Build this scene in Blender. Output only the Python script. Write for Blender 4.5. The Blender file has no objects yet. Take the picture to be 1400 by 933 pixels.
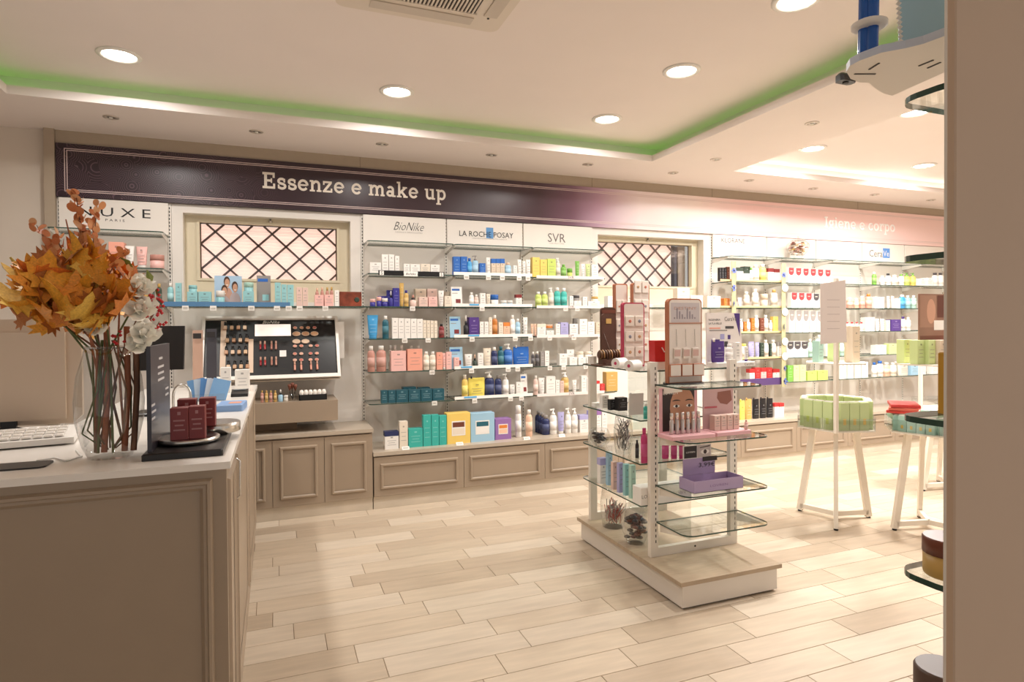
import bpy, bmesh, math, random
from mathutils import Vector, Matrix
from math import sin, cos, pi, radians
random.seed(7)
S = bpy.context.scene
COL = S.collection
# ------------------------------------------------------------------ camera, world, exposure
F, CY, YAW, PITCH, ROLL, CAMH = 835.5, 452.17, radians(21.207), radians(-.712), radians(-.379), 1.5
_f = Vector((sin(YAW)*cos(PITCH), cos(YAW)*cos(PITCH), sin(PITCH)))
_r = Vector((cos(YAW), -sin(YAW), 0)); _u = _r.cross(_f)
CR = cos(ROLL)*_r + sin(ROLL)*_u; CU = -sin(ROLL)*_r + cos(ROLL)*_u
cam = bpy.data.cameras.new('camera'); camo = bpy.data.objects.new('camera', cam); COL.objects.link(camo)
cam.sensor_width = 36; cam.lens = F/1400*36; cam.shift_y = (CY-466.5)/1400; cam.clip_start = .02
camo.matrix_world = Matrix(((CR.x, CU.x, -_f.x, 0), (CR.y, CU.y, -_f.y, 0), (CR.z, CU.z, -_f.z, CAMH), (0, 0, 0, 1)))
S.camera = camo
def at(px, py, ax, val):
    """world point where the sight line of photo pixel (px, py) meets the plane axis ax = val"""
    d = CR*((px-700)/F) + CU*(-(py-CY)/F) + _f
    c = Vector((0, 0, CAMH)); t = (val-c[ax])/d[ax]
    return c + d*t
world = bpy.data.worlds.new('world'); S.world = world; world.use_nodes = True
bg = world.node_tree.nodes['Background']; bg.inputs[0].default_value = (1, .965, .935, 1); bg.inputs[1].default_value = .3
S.view_settings.view_transform = 'Standard'; S.view_settings.look = 'None'
S.view_settings.gamma = 1; S.view_settings.use_curve_mapping = False
S.view_settings.exposure = 0.93
WARM = (1, .965, .93)
# ------------------------------------------------------------------ materials
MATS = {}
def lin(c):
    return tuple(((v/255+.055)/1.055)**2.4 if v > 10 else v/255/12.92 for v in c)
def mat(name, rgb=None, rough=.5, metal=0, emit=0, grain=0, gscale=20, spec=.5, stretch=None, trans=0, coat=0, sheen=0):
    """principled material; rgb in 0..255 display values; grain adds procedural tone variation"""
    if name in MATS: return MATS[name]
    m = bpy.data.materials.new(name); m.use_nodes = True; MATS[name] = m
    nt = m.node_tree; b = nt.nodes['Principled BSDF']
    c = lin(rgb)
    b.inputs['Base Color'].default_value = (*c, 1); b.inputs['Roughness'].default_value = rough
    b.inputs['Metallic'].default_value = metal; b.inputs['Specular IOR Level'].default_value = spec
    if coat: b.inputs['Coat Weight'].default_value = coat
    if emit:
        b.inputs['Emission Color'].default_value = (*c, 1); b.inputs['Emission Strength'].default_value = emit
    if grain:
        tc = nt.nodes.new('ShaderNodeTexCoord'); mp = nt.nodes.new('ShaderNodeMapping')
        mp.inputs['Scale'].default_value = stretch or (1, 1, 1)
        nz = nt.nodes.new('ShaderNodeTexNoise'); nz.inputs['Scale'].default_value = gscale; nz.inputs['Detail'].default_value = 4
        cr = nt.nodes.new('ShaderNodeValToRGB')
        cr.color_ramp.elements[0].color = (*[v*(1-grain) for v in c], 1); cr.color_ramp.elements[1].color = (*[min(1, v*(1+grain)) for v in c], 1)
        cr.color_ramp.elements[0].position = .3; cr.color_ramp.elements[1].position = .7
        nt.links.new(tc.outputs['Object'], mp.inputs[0]); nt.links.new(mp.outputs[0], nz.inputs[0])
        nt.links.new(nz.outputs[0], cr.inputs[0]); nt.links.new(cr.outputs[0], b.inputs['Base Color'])
    return m
def col(rgb, rough=.45, **k):
    return mat('paint_%d_%d_%d_%d' % (*rgb, int(rough*100)), rgb, rough, **k)
def glass_mat(name, tint, gloss=.12, rough=0.0):
    if name in MATS: return MATS[name]
    m = bpy.data.materials.new(name); m.use_nodes = True; MATS[name] = m
    nt = m.node_tree; nt.nodes.clear()
    o = nt.nodes.new('ShaderNodeOutputMaterial'); mx = nt.nodes.new('ShaderNodeMixShader')
    t = nt.nodes.new('ShaderNodeBsdfTransparent'); g = nt.nodes.new('ShaderNodeBsdfGlossy'); fr = nt.nodes.new('ShaderNodeLayerWeight')
    fr.inputs['Blend'].default_value = .25; g.inputs['Roughness'].default_value = rough
    t.inputs[0].default_value = (*tint, 1)
    ad = nt.nodes.new('ShaderNodeMapRange'); ad.inputs[3].default_value = gloss*.3; ad.inputs[4].default_value = gloss*5
    nt.links.new(fr.outputs['Facing'], ad.inputs[0]); nt.links.new(ad.outputs[0], mx.inputs[0])
    nt.links.new(t.outputs[0], mx.inputs[1]); nt.links.new(g.outputs[0], mx.inputs[2]); nt.links.new(mx.outputs[0], o.inputs[0])
    return m
M_GLASS = glass_mat('shelf_glass', (.95, .972, .958), .10)
M_CLEAR = glass_mat('clear_glass', (.955, .96, .955), .16)
M_EDGE = mat('glass_edge', (52, 78, 68), .15)
M_TAUPE = mat('taupe_lacquer', (160, 142, 122), .38, grain=.02, gscale=6)
M_TAUPE_L = mat('taupe_worktop', (186, 172, 154), .35, grain=.02, gscale=6)
M_WHITE = mat('white_panel', (236, 230, 222), .35)
M_WALL = mat('wall_paint', (222, 210, 196), .8, grain=.02, gscale=3)
M_CEIL = mat('ceiling_paint', (240, 230, 225), .9, grain=.01, gscale=3)
M_STEEL = mat('steel', (205, 202, 196), .25, metal=1)
M_BLACK = mat('black_plastic', (22, 21, 22), .35)
M_DARK = mat('slot_dark', (38, 34, 32), .6)
M_PAPER = mat('white_paper', (240, 236, 230), .55)
M_INK = mat('dark_ink', (45, 40, 40), .6)
# ------------------------------------------------------------------ mesh builder
class MB:
    def __init__(s): s.v = []; s.f = []; s.m = []; s.mats = []; s.sm = []
    def mi(s, m):
        if m not in s.mats: s.mats.append(m)
        return s.mats.index(m)
    def add(s, vs, fs, m, smooth=False):
        o = len(s.v); k = s.mi(m); s.v += [tuple(v) for v in vs]
        for f in fs: s.f.append(tuple(i+o for i in f)); s.m.append(k); s.sm.append(smooth)
        return s
    def box(s, x0, x1, y0, y1, z0, z1, m, top=None, front=None):
        vs = [(x0,y0,z0),(x1,y0,z0),(x1,y1,z0),(x0,y1,z0),(x0,y0,z1),(x1,y0,z1),(x1,y1,z1),(x0,y1,z1)]
        s.add(vs, [(0,3,2,1),(2,3,7,6),(1,2,6,5),(3,0,4,7)], m)
        s.add(vs[4:], [(0,1,2,3)], top or m); s.add([vs[0],vs[1],vs[5],vs[4]], [(0,1,2,3)], front or m)
        return s
    def rbox(s, x0, x1, y0, y1, z0, z1, m, b=.004):
        """box with chamfered vertical edges and top edge"""
        b = min(b, (x1-x0)*.45, (y1-y0)*.45, (z1-z0)*.45)
        r = lambda d: [(x0+d,y0),(x1-d,y0),(x1,y0+d),(x1,y1-d),(x1-d,y1),(x0+d,y1),(x0,y1-d),(x0,y0+d)]
        A = r(b); cx, cy = (x0+x1)/2, (y0+y1)/2
        T = [(cx+(x-cx)*(1-2*b/(x1-x0)), cy+(y-cy)*(1-2*b/(y1-y0))) for x, y in A]
        vs = [(x,y,z0) for x,y in A]+[(x,y,z1-b) for x,y in A]+[(x,y,z1) for x,y in T]
        fs = [tuple(range(7,-1,-1)), tuple(range(16,24))]
        for l in (0, 8):
            fs += [(l+i, l+(i+1)%8, l+8+(i+1)%8, l+8+i) for i in range(8)]
        return s.add(vs, fs, m)
    def lathe(s, prof, m, c=(0,0,0), n=14, sx=1, sy=1, smooth=True, mats=None):
        """profile [(r,z)...] spun about z at c; mats = per-segment material list"""
        R = len(prof); vs = []
        for r, z in prof:
            vs += [(c[0]+r*sx*cos(2*pi*i/n), c[1]+r*sy*sin(2*pi*i/n), c[2]+z) for i in range(n)]
        for j in range(R-1):
            fs = [(j*n+i, j*n+(i+1)%n, (j+1)*n+(i+1)%n, (j+1)*n+i) for i in range(n)]
            o = len(s.v)
            if j == 0: s.v += vs; base = o
            k = s.mi(mats[j] if mats else m)
            for f in fs: s.f.append(tuple(i+base for i in f)); s.m.append(k); s.sm.append(smooth)
        k = s.mi(mats[0] if mats else m)
        if prof[0][0] > 1e-6: s.f.append(tuple(base+i for i in range(n-1,-1,-1))); s.m.append(k); s.sm.append(False)
        k = s.mi(mats[-1] if mats else m)
        if prof[-1][0] > 1e-6: s.f.append(tuple(base+(R-1)*n+i for i in range(n))); s.m.append(k); s.sm.append(False)
        return s
    def tube(s, pts, r, m, n=8, smooth=True):
        pts = [Vector(p) for p in pts]; rs = r if isinstance(r, (list, tuple)) else [r]*len(pts)
        rings = []; prev = None
        for i, p in enumerate(pts):
            d = (pts[min(i+1, len(pts)-1)]-pts[max(i-1, 0)]).normalized()
            a = (prev - d*prev.dot(d)) if prev else d.orthogonal()
            a = a.normalized() if a.length > 1e-6 else d.orthogonal().normalized()
            prev = a; b = d.cross(a)
            rings += [tuple(p+(a*cos(2*pi*k/n)+b*sin(2*pi*k/n))*rs[i]) for k in range(n)]
        fs = [(j*n+i, j*n+(i+1)%n, (j+1)*n+(i+1)%n, (j+1)*n+i) for j in range(len(pts)-1) for i in range(n)]
        s.add(rings, fs, m, smooth)
        s.add(rings[:n], [tuple(range(n-1,-1,-1))], m); s.add(rings[-n:], [tuple(range(n))], m)
        return s
    def bar(s, a, b, w, h, m, up=(0,0,1)):
        """rectangular bar from a to b, w across, h along up"""
        a = Vector(a); b = Vector(b); d = (b-a).normalized(); u = Vector(up); u = (u-d*u.dot(d)).normalized(); r = d.cross(u)
        q = [(-w/2,-h/2),(w/2,-h/2),(w/2,h/2),(-w/2,h/2)]
        vs = [a+r*x+u*y for x, y in q]+[b+r*x+u*y for x, y in q]
        return s.add(vs, [(0,3,2,1),(4,5,6,7),(0,1,5,4),(1,2,6,5),(2,3,7,6),(3,0,4,7)], m)
    def prism(s, poly, t0, t1, m, ax=2, side=None):
        """extrude a CCW 2-D polygon along axis ax between t0 and t1 (poly gives the other two axes in order)"""
        def P(p, t):
            return {2: (p[0], p[1], t), 1: (p[0], t, p[1]), 0: (t, p[0], p[1])}[ax]
        n = len(poly); vs = [P(p, t0) for p in poly]+[P(p, t1) for p in poly]
        A = tuple(range(n)); Bc = tuple(range(n, 2*n))
        s.add(vs, [A[::-1], Bc] if ax != 1 else [A, Bc[::-1]], m)
        s.add(vs, [(i,(i+1)%n,n+(i+1)%n,n+i) if ax != 1 else (n+i,n+(i+1)%n,(i+1)%n,i) for i in range(n)], side or m)
        return s
    def mesh(s, name):
        me = bpy.data.meshes.new(name); me.from_pydata(s.v, [], s.f)
        for m in s.mats: me.materials.append(m)
        me.polygons.foreach_set('material_index', s.m); me.polygons.foreach_set('use_smooth', s.sm)
        me.validate(); me.update(); return me
    def obj(s, name, parent=None, loc=None, rot=None):
        return link(name, s.mesh(name), parent, loc, rot)
def link(name, data, parent=None, loc=None, rot=None):
    o = bpy.data.objects.new(name, data); COL.objects.link(o)
    if parent: o.parent = parent
    if loc is not None: o.location = loc
    if rot is not None: o.rotation_euler = rot
    return o
def tag(o, label=None, cat=None, group=None, kind=None):
    if label: o['label'] = label
    if cat: o['category'] = cat
    if group: o['group'] = group
    if kind: o['kind'] = kind
    return o
def thing(name, label, cat, loc=(0,0,0), rz=0, group=None):
    o = link(name, None, None, loc, (0, 0, rz)); o.empty_display_size = .05
    return tag(o, label, cat, group)
def struct(o): o['kind'] = 'structure'; return o
def copy_tree(o, parent=None):
    c = o.copy(); COL.objects.link(c); c.parent = parent
    for ch in o.children: copy_tree(ch, c)
    return c
ORD = ['first','second','third','fourth','fifth','sixth','seventh','eighth','ninth','tenth','eleventh','twelfth','thirteenth','fourteenth','fifteenth','sixteenth','seventeenth','eighteenth','nineteenth','twentieth','twenty-first','twenty-second','twenty-third','twenty-fourth']
REG = []   # products waiting for a label: (object, description, place, position)
def reg(o, desc, place, pos, cat, group):
    o['category'] = cat; o['group'] = group; REG.append((o, desc, place, pos))
def finish_labels():
    d = {}
    for o, de, pl, pos in REG: d.setdefault((de, pl), []).append((pos, o))
    for (de, pl), L in d.items():
        L.sort(key=lambda t: t[0])
        for i, (p, o) in enumerate(L):
            if len(L) == 1: o['label'] = '%s %s' % (de, pl)
            elif i == 0: o['label'] = 'leftmost %s %s' % (de, pl)
            elif i == len(L)-1: o['label'] = 'rightmost %s %s' % (de, pl)
            else: o['label'] = '%s %s from the left %s' % (ORD[i], de, pl)
# ------------------------------------------------------------------ lettering
def text_mesh(s, m, h=None, w=None, shear=0, spacing=1, bold=0, depth=.0008):
    """text laid out in local x (right) and z (up), facing -y, scaled to cap height h or to width w"""
    cu = bpy.data.curves.new('text', 'FONT'); cu.body = s; cu.size = 1; cu.shear = shear; cu.space_character = spacing
    cu.resolution_u = 2; cu.offset = bold
    t = bpy.data.objects.new('text', cu); me = bpy.data.meshes.new_from_object(t); bpy.data.objects.remove(t)
    xs = [v.co.x for v in me.vertices]; ys = [v.co.y for v in me.vertices]
    x0, x1, y0, y1 = min(xs), max(xs), min(ys), max(ys)
    sx = w/(x1-x0) if w else h/(y1-y0); sy = h/(y1-y0) if h else sx
    for v in me.vertices: v.co = ((v.co.x-(x0+x1)/2)*sx, 0, (v.co.y-(y0+y1)/2)*sy)
    me.materials.clear(); me.materials.append(m); return me
def lettering(parent, s, m, x, y, z, h=None, w=None, name='lettering', rz=0, **k):
    return tag(link(name, text_mesh(s, m, h, w, **k), parent, (x, y, z), (0, 0, rz)), kind='stuff')
def strokes(pts, w):
    """thick polyline -> quads in 2-D"""
    out = []; L = len(pts)
    nr = []
    for i in range(L):
        a = Vector(pts[max(i-1, 0)]); b = Vector(pts[min(i+1, L-1)]); d = (b-a).normalized(); nr.append(Vector((-d.y, d.x))*w/2)
    for i in range(L-1):
        p, q = Vector(pts[i]), Vector(pts[i+1])
        out.append([tuple(p+nr[i]), tuple(p-nr[i]), tuple(q-nr[i+1]), tuple(q+nr[i+1])])
    return out
def arc(cx, cy, rx, ry, a0, a1, n=14):
    return [(cx+rx*cos(radians(a0+(a1-a0)*i/n)), cy+ry*sin(radians(a0+(a1-a0)*i/n))) for i in range(n+1)]
def slab_glyph(ch):
    """slab-serif letter as filled rectangles and strokes: (quads, advance); x-height 1"""
    W = .21; q = []
    R = lambda x0, x1, y0, y1: q.append([(x0,y0),(x1,y0),(x1,y1),(x0,y1)])
    A = lambda pts, w=W: q.extend(strokes(pts, w))
    adv = .95
    if ch == 'E':
        R(.14,.38,0,1.4); R(0,1.02,1.2,1.4); R(0,1.05,0,.2); R(.38,.8,.6,.79); R(.84,1.02,.95,1.4); R(.87,1.05,0,.46); R(.68,.8,.5,.9); adv = 1.15
    elif ch == 'I': R(.15,.39,0,1.4); R(0,.54,1.22,1.4); R(0,.54,0,.18); adv = .66
    elif ch == 'e': A(arc(.47,.5,.36,.41,0,325)); R(.15,.83,.43,.58); adv = 1.0
    elif ch == 'c': A(arc(.47,.5,.36,.41,40,325)); R(.66,.82,.58,.86); adv = .95
    elif ch == 'o': A(arc(.47,.5,.37,.41,0,360)); adv = 1.02
    elif ch == 's':
        A(arc(.4,.71,.26,.2,30,250)+arc(.42,.28,.28,.2,70,-150)); R(.56,.7,.62,.93); R(.08,.22,.06,.4); adv = .84
    elif ch == 'n': R(.12,.33,0,1); R(0,.33,.85,1); R(0,.45,0,.15); A([(.3,.7)]+arc(.56,.62,.25,.28,130,0)+[(.81,.1)]); R(.6,1.02,0,.15); adv = 1.1
    elif ch == 'm':
        R(.12,.33,0,1); R(0,.33,.85,1); R(0,.45,0,.15)
        for k in (0, .52): A([(.3+k,.7)]+arc(.54+k,.62,.23,.28,130,0)+[(.77+k,.1)]); R(.58+k,.98+k if k else .94,0,.15)
        adv = 1.6
    elif ch == 'z': R(.02,.8,.83,1); R(.0,.84,0,.17); A([(.7,.86),(.14,.14)]); R(.02,.16,.66,1); R(.7,.84,0,.36); adv = .94
    elif ch == 'a': A([(.64,.1),(.64,.62)]+arc(.4,.66,.24,.24,0,150)); A(arc(.36,.3,.24,.2,0,360)); R(.55,.9,0,.15); adv = .98
    elif ch == 'k': R(.12,.33,0,1.45); R(0,.33,1.3,1.45); R(0,.45,0,.15); A([(.3,.42),(.78,.9)]); A([(.44,.55),(.84,.08)]); R(.56,.98,.87,1); R(.62,1.04,0,.15); adv = 1.1
    elif ch == 'u': A([(.22,.95),(.22,.4)]+arc(.46,.36,.24,.27,180,320)); R(.68,.89,0,1); R(0,.33,.85,1); R(.5,.89,.85,1); R(.68,1.02,0,.15); adv = 1.1
    elif ch == 'p': R(.12,.33,-.45,1); R(0,.33,.85,1); R(0,.47,-.45,-.3); A(arc(.55,.5,.3,.4,130,-130)); adv = 1.04
    elif ch == 'r': R(.12,.33,0,1); R(0,.33,.85,1); R(0,.47,0,.15); A([(.28,.66)]+arc(.6,.66,.28,.25,140,60)); R(.62,.78,.62,.92); adv = .84
    elif ch == 'i': R(.14,.36,0,1); R(0,.36,.85,1); R(0,.5,0,.15); q.append(arc(.24,1.27,.14,.14,0,315,7)); adv = .58
    elif ch == 'g': A(arc(.4,.6,.28,.3,0,360)); A(arc(.42,-.15,.36,.22,0,360),.17); A([(.26,.3),(.24,.12),(.5,.08)],.16); R(.6,.9,.83,1); adv = .95
    elif ch == ' ': adv = .5
    return q, adv
def slab_text(parent, s, m, x, y, z, xh, width, name='lettering'):
    mb = MB(); cur = 0; G = []
    for ch in s:
        q, a = slab_glyph(ch); G.append((q, cur)); cur += a+.04
    sx = width/cur
    for k, (qs, o) in enumerate(G):
        for i, q in enumerate(qs):
            t = -.004-.0001*(i % 7)
            poly = [((px+o)*sx, py*xh) for px, py in q]
            ar = sum(poly[i][0]*poly[(i+1) % len(poly)][1]-poly[(i+1) % len(poly)][0]*poly[i][1] for i in range(len(poly)))
            if ar < 0: poly.reverse()
            mb.prism(poly, t, 0, m, ax=1)
    return tag(mb.obj(name, parent, (x, y, z)), kind='stuff')
# ------------------------------------------------------------------ lights in the ceiling
YW = 5.42            # face of the back wall panels
ZS, ZC = 2.94, 3.10  # soffit and raised ceiling
def downlight(x, y, place, watt=8):
    t = thing('ceiling_downlight', None, None, (x, y, ZC))
    mb = MB(); mb.lathe([(.118, 0), (.118, -.006), (.095, -.012), (.088, -.004), (.086, .0)], M_PAPER, n=28); mb.obj('trim_ring', t)
    lens = MB(); lens.lathe([(.088, -.003), (.04, -.006), (.0001, -.007)], mat('lamp_lens', (255, 246, 230), .4, emit=9), n=24); lens.obj('lens', t)
    l = bpy.data.lights.new('downlight_lamp', 'AREA'); l.shape = 'DISK'; l.size = .17; l.energy = watt; l.color = WARM; l.spread = radians(165)
    link('lamp', l, t, (0, 0, -.016))
    reg(t, 'lit round downlight', place, x*10-y, 'ceiling light', 'recessed downlights')
for x in (-.84, .80, 2.45):
    downlight(x, 4.22, 'at the back of the green-edged ceiling tray')
downlight(2.43, 3.25, 'in the middle row of the green-edged ceiling tray')
downlight(2.44, 2.34, 'cut by the upper frame edge in the green-edged ceiling tray')
downlight(-.84, 3.0, 'above the near end of the counter')
for x, y in ((4.66, 4.28), (6.26, 4.36)): downlight(x, y, 'in the back row of the right ceiling tray', 17)
for x, y in ((4.6, 3.27), (6.26, 3.27)): downlight(x, y, 'in the second row of the right ceiling tray', 36)
downlight(6.26, 2.2, 'in the third row of the right ceiling tray', 36)
def spot(x, y, place):
    t = thing('recessed_spotlight', None, None, (x, y, ZS))
    mb = MB(); mb.lathe([(.05, 0), (.05, -.004), (.036, -.008), (.034, .0)], mat('spot_ring', (216, 206, 196), .3, metal=.6), n=20); mb.obj('trim_ring', t)
    r = MB(); r.lathe([(.034, -.001), (.02, -.003), (.0001, -.0035)], M_STEEL, n=16); r.obj('reflector', t)
    r = MB(); r.lathe([(.012, -.003), (.012, -.010), (.0001, -.011)], mat('spot_bulb', (250, 246, 238), .1), n=12); r.obj('bulb', t)
    reg(t, 'small unlit spotlight', place, x, 'spotlight', 'small spotlights in the lowered ceiling')
for i in range(7): spot(-1.04+.928*i, 4.95, 'in the lowered ceiling above the dark banner')
for x in (5.47, 6.40, 7.34): spot(x, 5.02, 'in the lowered ceiling above the pink banner')
for y in (4.41, 3.37): spot(3.66, y, 'in the crosswise lowered ceiling, %s one' % ('farther' if y > 4 else 'nearer'))
# ------------------------------------------------------------------ shell
PLANK = [mat('plank_%d' % i, c, .42, grain=.09, gscale=5, stretch=(.6, 5, 1)) for i, c in enumerate(((201, 184, 162), (193, 176, 154), (206, 191, 171), (187, 169, 147)))]
fl = struct(MB().box(-3.2, 9.2, -2.2, 5.6, -.06, -.004, mat('floor_grout', (150, 130, 108), .9)).obj('floor'))
RP, PL, Y0 = .1617, .6562, 2.106
OFFS = {0: .619, 1: .144, 2: .256, 3: .437, 4: .328, 5: .21, 6: .07, 7: .63, 8: .55, 9: .402, 10: .49, 11: .008}
rest = MB(); shared = {}
planks = []
for r in range(-24, 21):
    y = Y0+r*RP
    if y > 5.2: continue
    off = OFFS.get(r, (r*.271) % PL)
    for k in range(-5, 15):
        x = off+k*PL
        if x > 9 or x < -3.2: continue
        planks.append((r, k, x, y, random.randrange(4)))
def seen(x, y):
    d = Vector((x, y, 0))-Vector((0, 0, CAMH)); z = d.dot(_f)
    if z < .3: return None
    u, v = 700+F*d.dot(CR)/z, CY-F*d.dot(CU)/z
    return z if (-60 < u < 1330 and 480 < v < 1010 and x > -.55) else None
vis = sorted((p for p in planks if seen(p[2]+PL/2, p[3]+RP/2)), key=lambda p: seen(p[2]+PL/2, p[3]+RP/2))
near = set((p[0], p[1]) for p in vis[:299])
g = .0014
for r, k, x, y, c in planks:
    if (r, k) in near:
        if c not in shared: shared[c] = MB().rbox(g, PL-g, g, RP-g, -.006, 0, PLANK[c], .0012).mesh('plank')
        link('plank', shared[c], fl, (x, y, 0))
    else:
        rest.rbox(x+g, x+PL-g, y+g, y+RP-g, -.006, 0, PLANK[c], .0012)
tag(rest.obj('plank_field', fl), kind='stuff')
# back wall with two window openings: pieces around them
WIN = [(at(246, 300, 1, YW).x, at(482, 300, 1, YW).x, 1.665, 2.405), (at(815, 350, 1, YW).x, at(964, 350, 1, YW).x, 1.665, 2.405)]
GLZ = [(at(274, 340, 1, YW+.15).x, at(460, 340, 1, YW+.15).x), (at(812, 350, 1, YW+.15).x, at(941, 350, 1, YW+.15).x)]
GZ0, GZ1 = at(275, 381, 1, YW+.15).z, at(275, 305, 1, YW+.15).z
wb = MB()
wb.box(-3.2, 9.2, YW+.02, YW+.3, 2.405, 3.3, M_WALL); wb.box(-3.2, 9.2, YW+.02, YW+.3, 0, 1.665, M_WALL)
xs = [-3.2]+[v for w in WIN for v in w[:2]]+[9.2]
for a, b in zip(xs[::2], xs[1::2]): wb.box(a, b, YW+.02, YW+.3, 1.665, 2.405, M_WALL)
wall = struct(wb.obj('wall_back'))
struct(MB().box(-3.35, -3.2, -2.2, 5.7, 0, 3.3, M_WALL).obj('wall_left'))
struct(MB().box(9.2, 9.35, -2.2, 5.7, 0, 3.3, M_WALL).obj('wall_right'))
# white back panels between slotted uprights, a sub-object of the wall each
SEAMS = [-1.476, -.757, .715, 1.462, 2.212, 2.96, 4.43, 5.18, 5.92, 6.66, 7.40, 8.14]
def upright(x):
    mb = MB(); mb.box(x-.012, x+.012, YW-.004, YW+.02, .47, 2.45, M_WHITE)
    z = .5
    while z < 2.42:
        mb.box(x-.0035, x+.0035, YW-.0052, YW-.004, z, z+.017, M_DARK); z += .028
    mb.obj('slotted_upright', wall)
for i, (a, b) in enumerate(zip(SEAMS, SEAMS[1:])):
    if i in (1, 5):
        w = WIN[0 if i == 1 else 1]
        MB().box(a+.014, b-.014, YW, YW+.02, .40, 1.665, M_WHITE).obj('wall_panel', wall)
        MB().box(a+.014, w[0], YW, YW+.02, 1.665, 2.45, M_WHITE).obj('wall_panel', wall)
        MB().box(w[1], b-.014, YW, YW+.02, 1.665, 2.45, M_WHITE).obj('wall_panel', wall)
        MB().box(w[0], w[1], YW, YW+.02, w[3], 2.45, M_WHITE).obj('wall_panel', wall)
    else:
        MB().box(a+.014, b-.014, YW, YW+.02, .40, 2.45, mat('bay_panel', (220, 211, 202), .35)).obj('wall_panel', wall)
for x in SEAMS: upright(x)
# taupe frame around the wall unit
M_FRAME = mat('taupe_frame', (176, 160, 140), .5, grain=.02)
fr = MB(); fr.box(-1.55, -1.486, 5.37, YW+.02, 0, ZS, M_FRAME); fr.box(-1.55, 9, 5.40, YW+.02, 2.845, ZS, M_FRAME)
for x in (.70, 2.96, 4.43, 6.6): fr.box(x-.001, x+.001, 5.399, 5.40, 2.85, ZS, M_DARK)
struct(fr.obj('trim_1'))
# ceiling: lowered soffit with two raised trays, cove ledges with hidden light strips
T1 = (-1.53, 3.17, -1.2, 4.665); T2 = (4.11, 8.6, -1.2, 4.705)
cl = MB(); cl.box(-3.2, 9.2, -2.2, 5.6, ZC, ZC+.15, M_CEIL)
struct(cl.obj('ceiling'))
sf = MB(); LED = .055
xs = [(-3.2, T1[0]), (T1[1], T2[0]), (T2[1], 9.2)]
for a, b in xs: sf.box(a, b, -2.2, 5.6, ZS, ZS+.055, M_CEIL)
for t in (T1, T2):
    sf.box(t[0], t[1], t[3], 5.6, ZS, ZS+.055, M_CEIL); sf.box(t[0], t[1], -2.2, t[2], ZS, ZS+.055, M_CEIL)
    cv = .16   # cove depth behind the ledge
    sf.box(t[0]-cv, t[1]+cv, t[3]+cv, t[3]+cv+.02, ZS+.055, ZC, M_CEIL)
    sf.box(t[0]-cv-.02, t[0]-cv, t[2], t[3]+cv, ZS+.055, ZC, M_CEIL); sf.box(t[1]+cv, t[1]+cv+.02, t[2], t[3]+cv, ZS+.055, ZC, M_CEIL)
struct(sf.obj('trim_2'))
M_LED = mat('green_led', (160, 255, 110), .5, emit=.7)
M_LEDW = mat('white_led', (255, 244, 228), .5, emit=5.0)
for t, m, nm in ((T1, M_LED, 'green'), (T2, M_LEDW, 'white')):
    mb = MB(); y = t[3]+.12; z = ZS+.056
    mb.box(t[0]-.12, t[1]+.12, y, y+.012, z, z+.01, m)
    for x in (t[0]-.13, t[1]+.12): mb.box(x, x+.012, t[2], y, z, z+.01, m)
    tag(mb.obj('led_strip'), '%s glowing light strip hidden in the cove of the %s ceiling tray' % (nm, 'left' if nm == 'green' else 'right'), 'light strip')
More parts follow.
